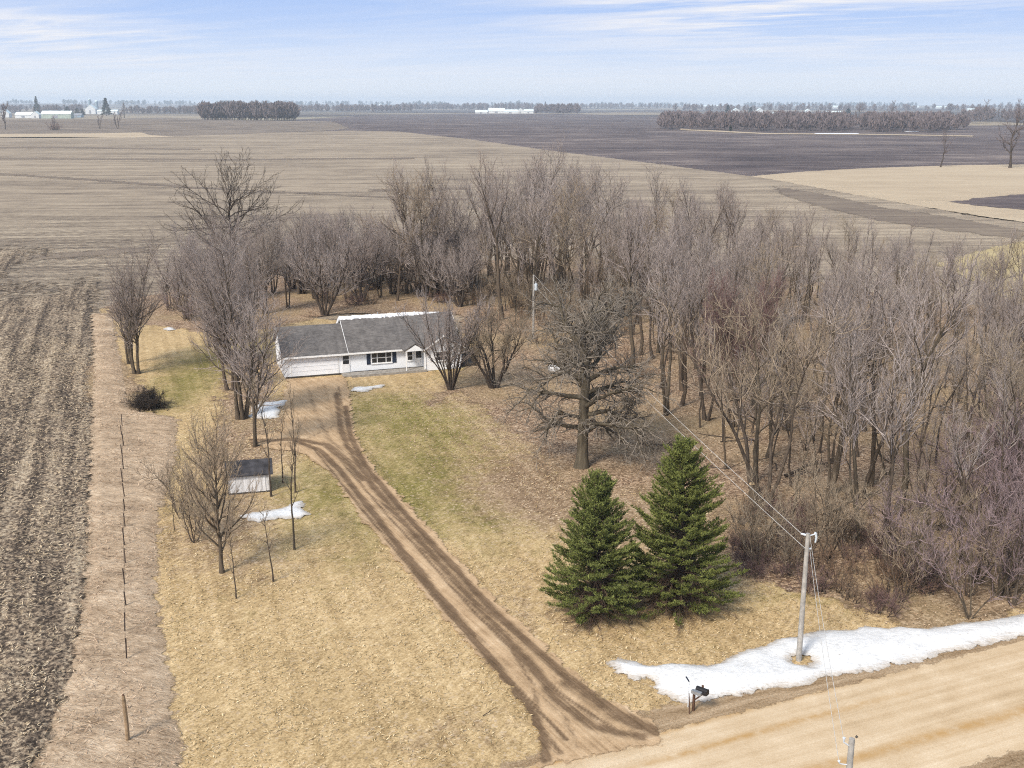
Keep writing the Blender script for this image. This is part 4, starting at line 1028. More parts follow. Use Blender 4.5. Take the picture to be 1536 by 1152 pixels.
# ------------------------------------------------------------------ poles and wires
M_pole = simple('grey_pole_wood', (.34, .32, .29), .85, .14, 4)
M_wire = simple('pale_wire', (.55, .53, .49), .5)
M_porc = simple('grey_porcelain', (.62, .66, .70), .3)
M_can = simple('transformer_grey', (.50, .55, .58), .4)
def pole(x, y, h, lab, rot=0.0):
    t = thing('utility_pole', lab, 'utility pole', (x, y, 0), rot)
    MB().tube([(0, 0, -.3), (0, 0, h * .5), (0, 0, h)], [.15, .125, .10], 12).build('pole', M_pole, t)
    return t
mx, my = P(1198, 990)
p1 = pole(mx, my, 7.05, 'tall grey utility pole standing in the snow bank by the road', .3)
MB().tube([(0, 0, 6.9), (.35, 0, 6.95), (.42, 0, 7.0)], [.03, .03, .05], 6).build('bracket', M_porc, p1)
MB().tube([(.46, 0, 6.5), (.5, 0, 6.75), (.46, 0, 7.0), (.4, 0, 7.05)], [.04, .06, .06, .04], 8).build('fuse_cutout', M_can, p1)
MB().tube([(-.12, 0, 6.98), (-.2, .05, 7.0), (-.34, .1, 7.04)], [.05, .06, .04], 8).build('insulator', M_porc, p1)
MB().tube([(.13, 0, 6.2), (.22, 0, 6.2)], [.05, .05], 8).build('insulator', M_porc, p1)
nx, ny = P(1278, 1108, 7.0)
p2 = pole(nx, ny, 7.0, 'near utility pole top rising at the bottom edge across the road', .2)
MB().tube([(-.1, 0, 6.75), (-.3, 0, 6.9), (-.3, 0, 7.08)], [.025, .025, .055], 8).build('insulator', M_porc, p2)
MB().tube([(-.1, 0, 6.0), (-.38, 0, 6.08), (-.42, 0, 6.2)], [.02, .02, .05], 8).build('insulator', M_porc, p2)
MB().tube([(.13, .0, 7.02), (.2, 0, 7.08)], [.03, .05], 6).build('pole_cap', M_gap, p2)
bx_, by_ = P(800, 508)
p3 = pole(bx_, by_, 7.9, 'grey yard pole with a transformer between the house and the woodland')
MB().tube([(.28, 0, 6.0), (.28, 0, 6.1), (.28, 0, 6.75), (.28, 0, 6.85)], [.16, .19, .19, .1], 12).build('transformer', M_can, p3)
MB().tube([(.28, 0, 6.85), (.28, 0, 7.1)], [.04, .03], 6).build('insulator', M_porc, p3)
def wire(a, b, sag, lab, r=.013):
    a, b = Vector(a), Vector(b); pts = []
    for i in range(25):
        t = i / 24; p = a.lerp(b, t); p.z -= sag * 4 * t * (1 - t); pts.append(p)
    tag(MB().tube(pts, r, 5).build('power_line', M_wire), lab, 'wire')
c, s_ = math.cos(.3), math.sin(.3)
wire((bx_ + .1, by_, 7.85), (mx - .34, my + .05, 7.04), .5, 'upper wire from the snow bank pole back to the yard pole')
wire((bx_ + .1, by_, 6.6), (mx - .1, my, 6.25), .5, 'lower wire from the snow bank pole back to the yard pole')
wire((mx + .1, my, 6.95), (nx - .3, ny, 7.06), .25, 'upper wire crossing the road to the near pole', .010)
wire((mx + .15, my, 6.2), (nx - .4, ny, 6.2), .25, 'lower wire crossing the road to the near pole', .010)

# ------------------------------------------------------------------ mailbox and markers
M_rust = simple('rusty_brown', (.10, .055, .035), .85, .2)
M_fence = simple('rusty_fence_post', (.075, .055, .045), .85, .2)
M_wood = simple('weathered_post_wood', (.27, .19, .115), .9, .2)
ax, ay = P(1040, 1066)
mb = thing('mailbox', 'black mailbox on a dark braced post at the driveway mouth', 'mailbox', (ax, ay, 0), math.radians(-38))
MB().box(-.05, .05, -.05, .05, -.2, 1.0).build('post', M_rust, mb)
MB().box(-.05, .62, -.045, .045, 1.003, 1.07).build('arm', M_rust, mb)
MB().tube([(.05, 0, .6), (.42, 0, 1.0)], .035, 6).build('brace', M_rust, mb)
prof = [(-.13, 1.075)] + [(-.13 * math.cos(a), 1.24 + .13 * math.sin(a)) for a in np.linspace(0, PI, 9)] + [(.13, 1.075)]
bx = MB().prism([(y, z) for y, z in prof], 'x', .12, .68).build('box', M_black, mb)
MB().prism([(y * 1.04, 1.075 + (z - 1.075) * 1.03) for y, z in prof], 'x', .683, .71).build('door', M_black, mb)
MB().box(.3, .42, .135, .15, 1.2, 1.42).build('flag', M_rust, mb)
MB().prism([(-.33, 1.08), (-.15, 1.08), (-.15, 1.24), (-.33, 1.24)], 'x', .0, .5).build('newspaper_tube', M_steel, mb)
x, y = P(1036, 1064)
t = thing('marker_stake', 'thin pale reflector stake with a dark bent tip beside the mailbox', 'marker', (x - .1, y + .2, 0), 0)
MB().tube([(0, 0, -.1), (0, 0, 1.35)], .022, 6).build('stake', M_porc, t); MB().tube([(0, 0, 1.35), (-.03, 0, 1.42), (-.16, 0, 1.62)], [.03, .035, .035], 6).build('tip', M_navy, t)
x, y = P(1034, 1071)
tag(MB().tube([(x, y, -.1), (x - .02, y, .6), (x - .06, y, 1.1)], [.03, .028, .02], 5).build('metal_stake', M_rust), 'short rusty metal stake left of the mailbox', 'stake')

# fence line
fp0, fp1 = P(184, 640), P(190, 990)
L_ = math.hypot(fp1[0] - fp0[0], fp1[1] - fp0[1]); nfp = 15
rf_ = random.Random(3); bars = None
for i in range(nfp):
    t = i / (nfp - 1); x, y = fp0[0] + (fp1[0] - fp0[0]) * t, fp0[1] + (fp1[1] - fp0[1]) * t
    if bars is None:
        bars = MB().box(-.03, .03, -.008, .008, -.2, 1.12).box(-.008, .008, .009, .045, -.2, 1.10)
        o = bars.build('fence_post', M_fence); bm_ = o.data
    else: o = link('fence_post', bm_)
    o.location = (x + rf_.uniform(-.08, .08), y, 0); o.rotation_euler = (rf_.uniform(-.06, .06), rf_.uniform(-.06, .06), rf_.uniform(0, 6)); o.scale = (1.15, 1.15, rf_.uniform(.85, 1.15))
    tag(o, 'rusty steel fence post in the row along the dry grass strip', 'fence post', 'steel fence posts')
for z in (.55, 1.0):
    tag(MB().tube([(fp0[0], fp0[1], z), ((fp0[0] + fp1[0]) / 2, (fp0[1] + fp1[1]) / 2, z - .06), (fp1[0], fp1[1], z)], .006, 4).build('fence_wire', M_fence), ('lower' if z < .8 else 'upper') + ' thin wire strung along the rusty fence posts', 'wire')
x, y = P(192, 1115)
t = thing('fence_post', 'thick brown wooden post standing alone in the dry grass strip', 'fence post', (x, y, 0), .4)
MB().tube([(0, 0, -.2), (.02, 0, 1.1), (0, 0, 2.25), (0, 0, 2.42)], [.10, .095, .085, .06], 9).build('post', M_wood, t)
MB().tube([(0, 0, 2.423), (0, 0, 2.5)], [.062, .02], 9).build('top', M_rust, t)

# ------------------------------------------------------------------ cut wood, tank, odds and ends
M_cut = simple('fresh_cut_wood', (.62, .45, .26), .8, .1)
M_log = M_bark
def log(px, py, L, r, rot, lab, tilt=0.0, name='log'):
    x, y = P(px, py); t = thing(name, lab, 'log', (x, y, r * .8), rot); t.rotation_euler = (0, tilt, rot)
    MB().tube([(-L / 2, 0, 0), (0, .03, .02), (L / 2, 0, 0)], [r, r * .95, r * .85], 10, False).build('bark', M_log, t)
    MB().tube([(-L / 2 - .004, 0, 0), (-L / 2 + .02, 0, 0)], r * .97, 10).build('cut_face', M_cut, t)
    MB().tube([(L / 2 - .02, 0, 0), (L / 2 + .004, 0, 0)], r * .83, 10).build('cut_face', M_cut, t)
log(1130, 806, 1.3, .2, -.25, 'cut log lying in the brush right of the taller spruce')
log(1116, 788, .8, .24, -1.2, 'short fat log with a bright cut face beside the longer log')
x, y = P(1128, 772)
t = thing('stump', 'tall cut trunk with a pale sawn top at the wood edge', 'stump', (x, y, 0))
MB().tube([(0, 0, -.1), (0, 0, .3), (-.03, 0, 1.6), (-.1, 0, 2.3)], [.42, .33, .28, .24], 12).build('trunk', M_bark, t)
MB().tube([(-.1, 0, 2.28), (-.103, 0, 2.315)], .235, 12).build('cut_face', M_cut, t)
rl = random.Random(12)
def fallen(px, py, L, r, rot, lab, grp=None):
    x, y = P(px, py); rs = np.random.RandomState(int(px)); T = Segs()
    pts, dirs = polyline(rs, (-L / 2, 0, r), (1, 0, .05), L, 8, .13, 0); pts[:, 2] = np.clip(pts[:, 2], r * .7, .8)
    T.add(6, pts, np.linspace(r, r * .35, 9))
    for k in range(int(L * 2)):
        p, d = along(pts, dirs, rs.uniform(.2, 1)); q, _ = polyline(rs, p, side_dir(rs, d, rs.uniform(.4, 1.)), L * rs.uniform(.15, .35), 4, .15, .1); q[:, 2] = np.maximum(q[:, 2], .03); T.add(4, q, np.linspace(r * .35, .01, 5))
    o = link('fallen_branch', T.mesh('fallen_branch'), M_dkbark); o.location = (x, y, 0); o.rotation_euler = (0, 0, rot); tag(o, lab, 'branch', grp)
fallen(1225, 712, 5.5, .14, .25, 'long fallen trunk lying on the leaves inside the woodland front')
fallen(985, 668, 4.5, .09, -.2, 'fallen branch on the leaves at the wood edge behind the taller spruce')
fallen(1060, 715, 4.0, .07, -.5, 'fallen branch lying toward the cut log at the wood edge')
fallen(1270, 765, 4.5, .09, .5, 'crooked fallen limb in the brush of the woodland front')
fallen(900, 708, 1.6, .05, .1, 'pile of dead limbs at the foot of the big oak')
fallen(735, 1072, .7, .025, .4, 'small dead twig lying on the lawn near the road')
fallen(1420, 800, 4.5, .08, -.9, 'pale fallen limb leaning through the mauve thicket')
for k in range(26):
    px, py = rl.uniform(940, 1400), rl.uniform(560, 760)
    if py < 560 + (1000 - px) * -.45 + 40 and px > 1000 and rl.random() < .5: pass
    if inside(WPOLY, *P(px, py)) > 0: fallen(px, py, rl.uniform(1.5, 3.5), rl.uniform(.03, .07), rl.uniform(0, 3), 'dead branch lying among the woodland leaves', 'dead branches on the woodland floor')
x, y = P(833, 562)
t = thing('tank', 'small white tank half hidden behind the limbs of the big oak', 'tank', (x, y, 0), -.75)
MB().tube([(-.85, 0, .62), (-.78, 0, .62), (-.62, 0, .62), (.62, 0, .62), (.78, 0, .62), (.85, 0, .62)], [.12, .30, .40, .40, .30, .12], 14).build('body', M_trim, t, True)
MB().tube([(0, 0, 1.0), (0, 0, 1.16)], .13, 10).build('cap', M_trim, t)
for q in (-.5, .5): MB().box(q - .06, q + .06, -.3, .3, -.02, .3).build('leg', M_conc, t)

# ------------------------------------------------------------------ loose cover nobody could count
def litter_obj(name, pts, ln, wd, lift, mat, seed, flat=.35):
    rs = np.random.RandomState(seed); n = len(pts)
    a = rs.uniform(0, 2 * PI, n); t = np.stack([np.cos(a), np.sin(a), rs.normal(0, flat, n)], 1); t /= np.linalg.norm(t, axis=1, keepdims=True)
    b = np.stack([-np.sin(a), np.cos(a), rs.normal(0, flat, n)], 1)
    L = rs.uniform(.5, 1.2, n)[:, None] * ln; Wd = rs.uniform(.6, 1.2, n)[:, None] * wd
    c = np.column_stack([pts, lift + np.abs(t[:, 2:3]) * L])
    V = np.stack([c - t * L, c + b * Wd, c + t * L, c - b * Wd], 1).reshape(-1, 3)
    return tag(link(name, mesh_np(name, V, np.arange(len(V)).reshape(-1, 4)), mat), kind='stuff')
def scatter_pts(poly, n, seed, soft=0):
    poly = np.asarray(poly); rs = np.random.RandomState(seed); x = rs.uniform(poly[:, 0].min(), poly[:, 0].max(), n); y = rs.uniform(poly[:, 1].min(), poly[:, 1].max(), n)
    sd = signed_dist(poly, x, y) + (rs.normal(0, soft, n) if soft else 0)
    k = sd > 0; return np.stack([x[k], y[k]], 1)
def patchy(pts, f, thr, seed): return pts[fbm(pts[:, 0] * f, pts[:, 1] * f, seed, 3) > thr]
def speck(name, cols, rough=.9):
    n = N(name); w = n.new('ShaderNodeTexWhiteNoise'); n.l.new(n.vor(n.pos, 9.0, 'Position'), w.inputs[0]); n.col(n.ramp(w.outputs['Value'], cols)); return n.m
M_leafs = speck('fallen_leaf', [(0., (.17, .10, .055)), (.4, (.31, .205, .12)), (.75, (.46, .33, .21)), (1., (.62, .49, .34))])
M_straw = speck('straw', [(0., (.30, .22, .13)), (.5, (.47, .37, .24)), (1., (.66, .55, .40))])
M_lawnb = speck('lawn_blade', [(0., (.24, .165, .07)), (.35, (.40, .29, .14)), (.7, (.60, .46, .255)), (1., (.78, .64, .42))])
M_grassb = speck('dry_grass_blade', [(0., (.27, .18, .115)), (.5, (.44, .32, .22)), (1., (.62, .49, .355))])
wp = W([(830, 640), (1000, 740), (1110, 850), (1380, 950), (1536, 925), (1850, 850), (1900, 640), (1536, 500), (1200, 440), (900, 480), (700, 560), (760, 640)])
litter_obj('fallen_leaves', scatter_pts(wp, 75000, 1, 1.5), .075, .05, .01, M_leafs, 1)
lw = W([(560, 600), (700, 590), (860, 640), (980, 740), (900, 800), (760, 760), (620, 680)])
litter_obj('fallen_leaves', scatter_pts(lw, 9000, 2, 2.5), .075, .05, -.01, M_leafs, 2)
pl = [P(60, 1170), P(96, 1050), P(130, 900), P(134, 780), P(139, 640), P(141, 520), P(60, 500), P(-60, 560)] + [(-50, 60), (-30, 38)]
litter_obj('corn_stubble_litter', patchy(scatter_pts(pl, 60000, 3, .5), .9, .43, 5), .17, .03, .05, M_straw, 3, .3)
gs = W(strip_px + strip_l)
litter_obj('dry_grass', patchy(scatter_pts(gs, 75000, 4, .3), .55, .40, 6), .22, .018, .12, M_grassb, 4, .45)

lb = np.concatenate([scatter_pts(lawn_poly, 260000, 8)]); hd = [W(wood_px), W(drv), W(snow_px)]
for h in hd: lb = lb[signed_dist(h, lb[:, 0], lb[:, 1]) < .1]
lb = lb[(np.hypot(lb[:, 0], lb[:, 1]) < 105) & (np.abs(lb[:, 0]) < .5 * lb[:, 1] + 2) & ((lb[:, 0] - A0[0]) * RN[0] + (lb[:, 1] - A0[1]) * RN[1] > 2) & (signed_dist(gs, lb[:, 0], lb[:, 1]) < 0)]
lb = lb[lawn_green(lb[:, 0], lb[:, 1]) < RS.uniform(.1, .9, len(lb))]
litter_obj('lawn_grass_blades', patchy(lb, .7, .38, 9), .13, .022, .0, M_lawnb, 8, .3)
# ------------------------------------------------------------------ far country: farms, woods, single trees
M_fartw = bark_mat('far_bare_wood', (.13, .106, .104), (.215, .18, .178), [(1, 1, 1), (1.1, 1.05, 1.05)])
M_farev = simple('far_evergreen', (.035, .05, .032), .9, .3, .2)
M_barnw = simple('white_barn', (.60, .62, .62), .6, .05, .2)
M_barng = simple('pale_green_barn', (.34, .40, .34), .6, .08, .2)
M_barnroof = simple('pale_metal_roof', (.66, .76, .76), .45, .06, .2)
M_greyroof = simple('grey_roof', (.26, .27, .29), .7, .1, .2)
M_silo = simple('blue_grey_silo', (.24, .32, .38), .4, .1, .2)
def far_tree_arrays(seed, H, R, n=130, low=.25):
    """unit bare tree: a stem and many twig slivers spread through a crown"""
    rs = np.random.RandomState(seed)
    ph = rs.uniform(0, 2 * PI, n); u = rs.uniform(0, 1, n) ** .5; zc = rs.uniform(low, 1, n)
    rr = R * u * np.sin(np.clip((zc - low) / (1 - low), .04, .97) * PI) ** .6
    c = np.stack([rr * np.cos(ph), rr * np.sin(ph), zc * H], 1)
    d = np.stack([c[:, 0] * .6, c[:, 1] * .6, np.full(n, H * .35)], 1) + rs.normal(0, H * .06, (n, 3)); d /= np.linalg.norm(d, axis=1, keepdims=True)
    s = np.cross(d, rs.normal(0, 1, (n, 3))); s /= np.linalg.norm(s, axis=1, keepdims=True)
    L = rs.uniform(.06, .14, n)[:, None] * H; w = H * .006 + .03
    V = [np.stack([c - d * L - s * w, c - d * L + s * w, c + d * L + s * w * .4, c + d * L - s * w * .4], 1).reshape(-1, 3)]
    r = H * .014; q = np.array([(-r, 0, 0), (r, 0, 0), (r * .4, 0, H * .8), (-r * .4, 0, H * .8), (0, -r, 0), (0, r, 0), (0, r * .4, H * .8), (0, -r * .4, H * .8)])
    V.append(q); return np.concatenate(V)
UT = [far_tree_arrays(70 + k, 1.0, .30 + .04 * k, 150) for k in range(4)]
def mass(name, spots, hlo, hhi, mat, seed, label=None, kind='stuff'):
    rs = np.random.RandomState(seed); out = []
    for x, y in spots:
        h = rs.uniform(hlo, hhi); a = rs.uniform(0, 2 * PI); c, s = math.cos(a), math.sin(a)
        v = UT[rs.randint(4)] * h; v = np.stack([v[:, 0] * c - v[:, 1] * s + x, v[:, 0] * s + v[:, 1] * c + y, v[:, 2] + hz(x, y) - .3], 1); out.append(v)
    V = np.concatenate(out); o = link(name, mesh_np(name, V, np.arange(len(V)).reshape(-1, 4)), mat); tag(o, label, None, None, kind); return o
def strip(px0, px1, py0, py1, n, seed):
    rs = np.random.RandomState(seed); return [P(rs.uniform(px0, px1), rs.uniform(py0, py1)) for _ in range(n)]
mass('distant_woods', strip(304, 444, 180.0, 184.5, 210, 1), 21, 27, M_fartw, 1, 'brown bare wood standing on the low hill at the left')
rb_ = np.random.RandomState(5)
sp = [P(px, 186 + 9 * q + (px - 990) / 460 * 4) for px, q in zip(rb_.uniform(990, 1420, 420), rb_.uniform(0, 1, 420))] + [P(px, 190 + 5 * q) for px, q in zip(rb_.uniform(1400, 1452, 16), rb_.uniform(0, 1, 16))]
mass('distant_woods', sp, 11, 19, M_fartw, 2, 'long purple grey bare wood beyond the dark field at the right')
for k, (a, b, c, d, nn, lo, hi) in enumerate([(-60, 130, 164, 170, 90, 14, 24), (190, 305, 168, 172, 70, 14, 22), (445, 620, 165, 168.5, 120, 16, 26), (600, 800, 162.5, 165, 170, 18, 32), (800, 868, 168, 172, 70, 16, 26), (860, 1010, 161.5, 163, 90, 18, 30), (1010, 1300, 163, 168, 120, 16, 28), (1300, 1620, 163, 168, 120, 14, 26),
                                              (1440, 1560, 179, 184, 40, 14, 22)]):
    mass('distant_woods', strip(a, b, c, d, nn, 20 + k), lo, hi, M_fartw, 20 + k)
rt_ = np.random.RandomState(33)
for k, (a, b, c, d, nn) in enumerate([(-120, 420, 158.6, 160.6, 420), (380, 900, 158.4, 160.4, 420), (880, 1660, 158.2, 160.2, 600)]):
    px = rt_.uniform(a, b, nn); dens = fbm(px / 38.0, px * 0 + k, 61, 3); px = px[dens > .44]
    mass('distant_treeline', [P(q, rt_.uniform(c, d)) for q in px], 12, 40, M_farev, 40 + k)

def frame_at(px, py):
    x, y = P(px, py); d = math.hypot(x, y); return x, y, hz(x, y), FPX / (d * .985)
def barn(px0, px1, base, eave, top, lab, wall=M_barnw, roof=M_barnroof, cat='barn', name='barn', depth=None, side='x', grp=None, silo=False):
    x, y, z, s = frame_at((px0 + px1) / 2, base); w = (px1 - px0) / s; he = (base - eave) / s; ht = (base - top) / s
    t = thing(name, lab, cat, (x, y, z), -math.atan2(x, y) * .0, grp)
    d = depth or min(w * .8, 16)
    if side == 'x':
        MB().prism([(0, -1), (d, -1), (d, he), (d / 2, ht), (0, he)], 'x', -w / 2, w / 2).build('wall', wall, t)
        MB().prism([(-.6, he - .1), (d / 2, ht + .1), (d + .6, he - .1), (d + .6, he + .35), (d / 2, ht + .55), (-.6, he + .35)], 'x', -w / 2 - .5, w / 2 + .5).build('roof', roof, t)
    else:
        MB().prism([(-w / 2, -1), (w / 2, -1), (w / 2, he), (0, ht), (-w / 2, he)], 'y', 0, d).build('wall', wall, t)
        MB().prism([(-w / 2 - .5, he - .1), (0, ht + .1), (w / 2 + .5, he - .1), (w / 2 + .5, he + .35), (0, ht + .55), (-w / 2 - .5, he + .35)], 'y', -.5, d + .5).build('roof', roof, t)
    MB().box(-w * .12, w * .06, -.25, -.03, 0, he * .7).build('door', M_greyroof, t)
    return t
barn(64, 104.5, 177, 172, 167.8, 'long low pale green barn with a light metal roof', M_barng, M_barnroof)
barn(24, 47, 176.5, 173, 169.5, 'long white shed just left of the pale green barn')
barn(48, 58, 176.8, 172.5, 168.5, 'small white gabled building against the left end of the pale green barn', side='y', cat='building', name='farm_building')
barn(2, 13, 175.5, 171, 166, 'white gabled house at the far left farm edge', side='y', cat='house', name='farm_house')
barn(129, 143, 170.5, 164, 158.5, 'tall white barn under the blue grey silos', side='y')
barn(147, 175, 171, 167.5, 165.5, 'low white shed right of the tall white barn')
barn(108, 121, 175.5, 173.5, 171, 'low grey building right of the pale green barn', M_silo, M_greyroof, 'building', 'farm_building')
barn(217, 229, 165, 163.6, 162.6, 'lone white shed far off beyond the left farm')
barn(28, 50, 157.5, 155.6, 153.5, 'pale distant building on the skyline above the left farm', cat='building', name='farm_building')
for px, base, top, wd, lab in [(133, 170, 151.5, 3.6, 'left one of the two blue grey silos by the tall white barn'), (143.5, 170, 154, 4.0, 'right one of the two blue grey silos by the tall white barn')]:
    x, y, z, s = frame_at(px, base); h = (base - top) / s; r = wd / s / 2; t = thing('silo', lab, 'silo', (x, y + 14, z))
    MB().tube([(0, 0, -1), (0, 0, h)], r, 16, False).build('body', M_silo, t); MB().tube([(0, 0, h), (0, 0, h + r * .5), (0, 0, h + r * .8)], [r * 1.02, r * .75, r * .1], 16).build('roof', M_barnroof, t)
for a, b, base, ev, top, lab, sd in [(713, 731, 170.5, 168.6, 166.2, 'leftmost white shed of the bright white farm beyond the dark field', 'x'), (733, 757, 170, 167, 163.2, 'long white barn in the middle of the bright white farm', 'x'), (756, 776, 170.4, 168, 165.3, 'low white shed of the bright farm between its two larger barns', 'x'),
                                     (775, 786, 170.2, 166.8, 163.0, 'white gabled barn of the bright farm with its end facing the field', 'y'), (786, 800, 170.3, 167.6, 165, 'rightmost white shed of the bright white farm', 'x'),
                                     (543, 556, 162, 160.6, 158.8, 'white building alone before the far tree line left of the bright farm', 'x'), (568, 573, 160.5, 159.3, 158.2, 'tiny white building on the far tree line left of the bright farm', 'x'),
                                     (1097, 1112, 172.5, 168.5, 163.5, 'white farmhouse beside the dark evergreen beyond the long wood', 'y'), (1133, 1148, 174, 168.5, 163.8, 'white gabled house beyond the long wood, right of the farmhouse with the evergreen', 'y'), (1154, 1177, 176, 172, 169.5, 'low white shed above the long purple wood', 'x'),
                                     (1208, 1217, 173, 168, 164.5, 'small white building among trees above the long purple wood', 'y'), (1238, 1261, 172, 169.6, 167.6, 'long white shed half hidden behind the long purple wood', 'x'), (1249, 1274, 162, 160, 158.4, 'long pale building far off on the right skyline', 'x'),
                                     (1055, 1078, 160, 158.8, 157.6, 'pale building far off on the skyline above the evergreen', 'x'), (1360, 1378, 161.5, 160, 158.6, 'white farm building on the far skyline at the right', 'x'), (1405, 1420, 162, 160.4, 159, 'small white building on the skyline, rightmost of them', 'x'), (1452, 1464, 168.5, 165.5, 164, 'white shed between the bare trees at the far right', 'x')]:
    barn(a, b, base, ev, top, lab, side=sd, cat='building', name='farm_building')
# far evergreens and bare trees one can tell apart
EV = []
for sd_ in (81, 82):
    rs = np.random.RandomState(sd_); n_ = 420; zc = rs.uniform(.06, 1, n_); ph = rs.uniform(0, 2 * PI, n_); rr = .26 * (1 - zc) ** .8 * rs.uniform(.4, 1.05, n_)
    c = np.stack([rr * np.cos(ph), rr * np.sin(ph), zc], 1); d = np.stack([np.cos(ph), np.sin(ph), rs.uniform(-.5, .3, n_)], 1); d /= np.linalg.norm(d, axis=1, keepdims=True)
    s = np.cross(d, rs.normal(0, 1, (n_, 3))); s /= np.linalg.norm(s, axis=1, keepdims=True); L = .055; w = .03
    V = np.stack([c - d * L - s * w, c - d * L + s * w, c + d * L + s * w * .3, c + d * L - s * w * .3], 1).reshape(-1, 3)
    me = mesh_np('crown', V, np.arange(len(V)).reshape(-1, 4)); me.materials.append(M_farev)
    tr = MB().tube([(0, 0, -.02), (0, 0, .9)], [.018, .004], 6); mt = bpy.data.meshes.new('trunk'); mt.from_pydata(tr.v, [], tr.f); mt.materials.append(M_dkbark)
    EV.append((mt, me))
for k, (px, base, top, fat, lab) in enumerate([(160, 173.5, 150, 1.25, 'dark evergreen standing alone right of the tall white barn'), (56, 171, 148, .8, 'narrow dark evergreen above the left farm sheds'), (116, 172.5, 163, 2.0, 'dark round evergreen behind the pale green barn end'), (124, 173, 164.5, 1.9, 'dark evergreen between the green barn and the tall white barn'), (101, 171, 161, 2.2, 'dark evergreen behind the roof of the pale green barn'),
                                               (1091.5, 172, 158.5, 1.5, 'dark evergreen left of the white farmhouse beyond the long wood'), (1126, 171, 161.5, 2.0, 'dark round evergreen between the two white houses beyond the long wood'), (1272, 173, 163.5, 2.3, 'dark evergreen above the long purple wood near the long shed'), (1095.5, 197, 188, 1.4, 'small dark evergreen at the front of the long purple wood'), (818, 162, 153, 1.2, 'tiny evergreen on the skyline right of the bright white farm')]):
    x, y, z, s = frame_at(px, base); h = (base - top) / s
    t = plant(EV[k % 2], x, y, lab, 'tree', 'evergreen_tree', s=h * fat, sz=h)
FB = [proto(bare_tree(91, 10, .28, limbs=15, bare=.22, llen=.42, lang=(.6, 1.1), lup=.3, lgn=.18, sub=1.2, tw=2, fine=1, tip=.04, rmin=.05, crook=1.6), (M_dkbark, M_fartw)),
      proto(bare_tree(92, 10, .25, stems=1, spread=.5, limbs=9, bare=.35, llen=.5, lang=(.6, 1.1), lup=.25, lgn=.2, gn=.12, sub=1.0, tw=1.3, fine=1, tip=.03, rmin=.04, crook=1.6), (M_dkbark, M_fartw)),
      proto(bare_tree(93, 10, .2, stems=2, spread=.2, limbs=16, bare=.2, llen=.32, lup=.6, sub=1.2, tw=2, fine=1, tip=.05, rmin=.06), (M_dkbark, M_fartw))]
for px, base, top, k, lab, rot in [(1411, 250, 209, 1, 'small leaning bare tree on the edge of the pale hay field', 2.6), (1515, 251, 184, 0, 'bare oak with a round crown on the edge of the pale hay field', .4), (186, 176.5, 157, 2, 'leaning bare tree alone right of the left farm', 1), (150, 197, 179, 2, 'bare tree on the dry slope below the left farm', 2), (177, 197, 174, 2, 'thin bare tree on the dry slope, right of its neighbour', 3),
                                   (82, 198, 181, 2, 'bushy bare tree on the dry slope below the pale green barn', 4), (8, 198, 164, 2, 'bare tree at the left edge of the dry slope', 1.5), (1337, 184, 158, 0, 'bare tree standing alone beyond the end of the long wood', 0), (1288, 184, 160, 0, 'thin bare tree rising above the long wood toward its right end', 1), (1478, 182, 157, 0, 'broad bare tree in the row at the far right', 2), (1500, 181, 158, 2, 'bare tree in the row at the far right, next to the broad one', 2), (1527, 181, 156, 0, 'last bare tree of the row at the far right', 3)]:
    x, y, z, s = frame_at(px, base); h = (base - top) / s / 10
    plant(FB[k], x, y, lab, s=h, rot=rot)
x, y = P(82, 198.5); plant(SHR[4], x, y, 'dark brush around the bare tree on the dry slope', 'brush', 'shrub', s=4.5, parts=('stems', 'twigs'))
for px0, px1, py in ((1225, 1285, 199.6), (1360, 1375, 196.5)):
    o = sheet('snow_patch', W([(px0, py), (px1, py), (px1, py + .8), (px0, py + .9)]), 2, -.1, M_snowroof, .5, kind='stuff'); o['label'] = ('long' if px0 < 1300 else 'short') + ' sliver of snow along the edge of the long purple wood'
sheet('dry_grass_edge', W([(1020, 193), (1150, 199.5), (1300, 200.5), (1460, 203), (1460, 204.5), (1300, 201.8), (1150, 201), (1020, 195)]), 3, -.12, M_hay, 4)
# ------------------------------------------------------------------ light, sky, air
world = bpy.data.worlds.new('World'); SC.world = world
world.use_nodes = True
wt = world.node_tree; wn = wt.nodes; wl = wt.links
bg = wn['Background']
SUN_EL = math.radians(44); SUN_AZ = math.atan2(-.55, -.80)
sky = wn.new('ShaderNodeTexSky'); sky.sky_type = 'NISHITA'; sky.sun_disc = False
sky.sun_elevation = SUN_EL; sky.sun_rotation = SUN_AZ
sky.dust_density = 1.0; sky.air_density = 1.0; sky.ozone_density = 1.5
tc = wn.new('ShaderNodeTexCoord'); sx = wn.new('ShaderNodeSeparateXYZ'); wl.new(tc.outputs['Generated'], sx.inputs[0])
def wm(op, a, b=None, clamp=False):
    n = wn.new('ShaderNodeMath'); n.operation = op; n.use_clamp = clamp
    for i, q in enumerate((a, b)):
        if q is None: continue
        if isinstance(q, bpy.types.NodeSocket): wl.new(q, n.inputs[i])
        else: n.inputs[i].default_value = q
    return n.outputs[0]
def wramp(f, stops):
    n = wn.new('ShaderNodeValToRGB'); wl.new(f, n.inputs[0]); e = n.color_ramp.elements
    while len(e) < len(stops): e.new(.5)
    for q, (p, c) in zip(e, stops): q.position = p; q.color = (*c, 1)
    return n.outputs[0]
def wmix(fac, a, b, blend='MIX'):
    n = wn.new('ShaderNodeMix'); n.data_type = 'RGBA'; n.blend_type = blend
    for s, q in ((n.inputs[0], fac), (n.inputs[6], a), (n.inputs[7], b)):
        if isinstance(q, bpy.types.NodeSocket): wl.new(q, s)
        elif isinstance(q, tuple): s.default_value = (*q, 1)
        else: s.default_value = q
    return n.outputs[2]
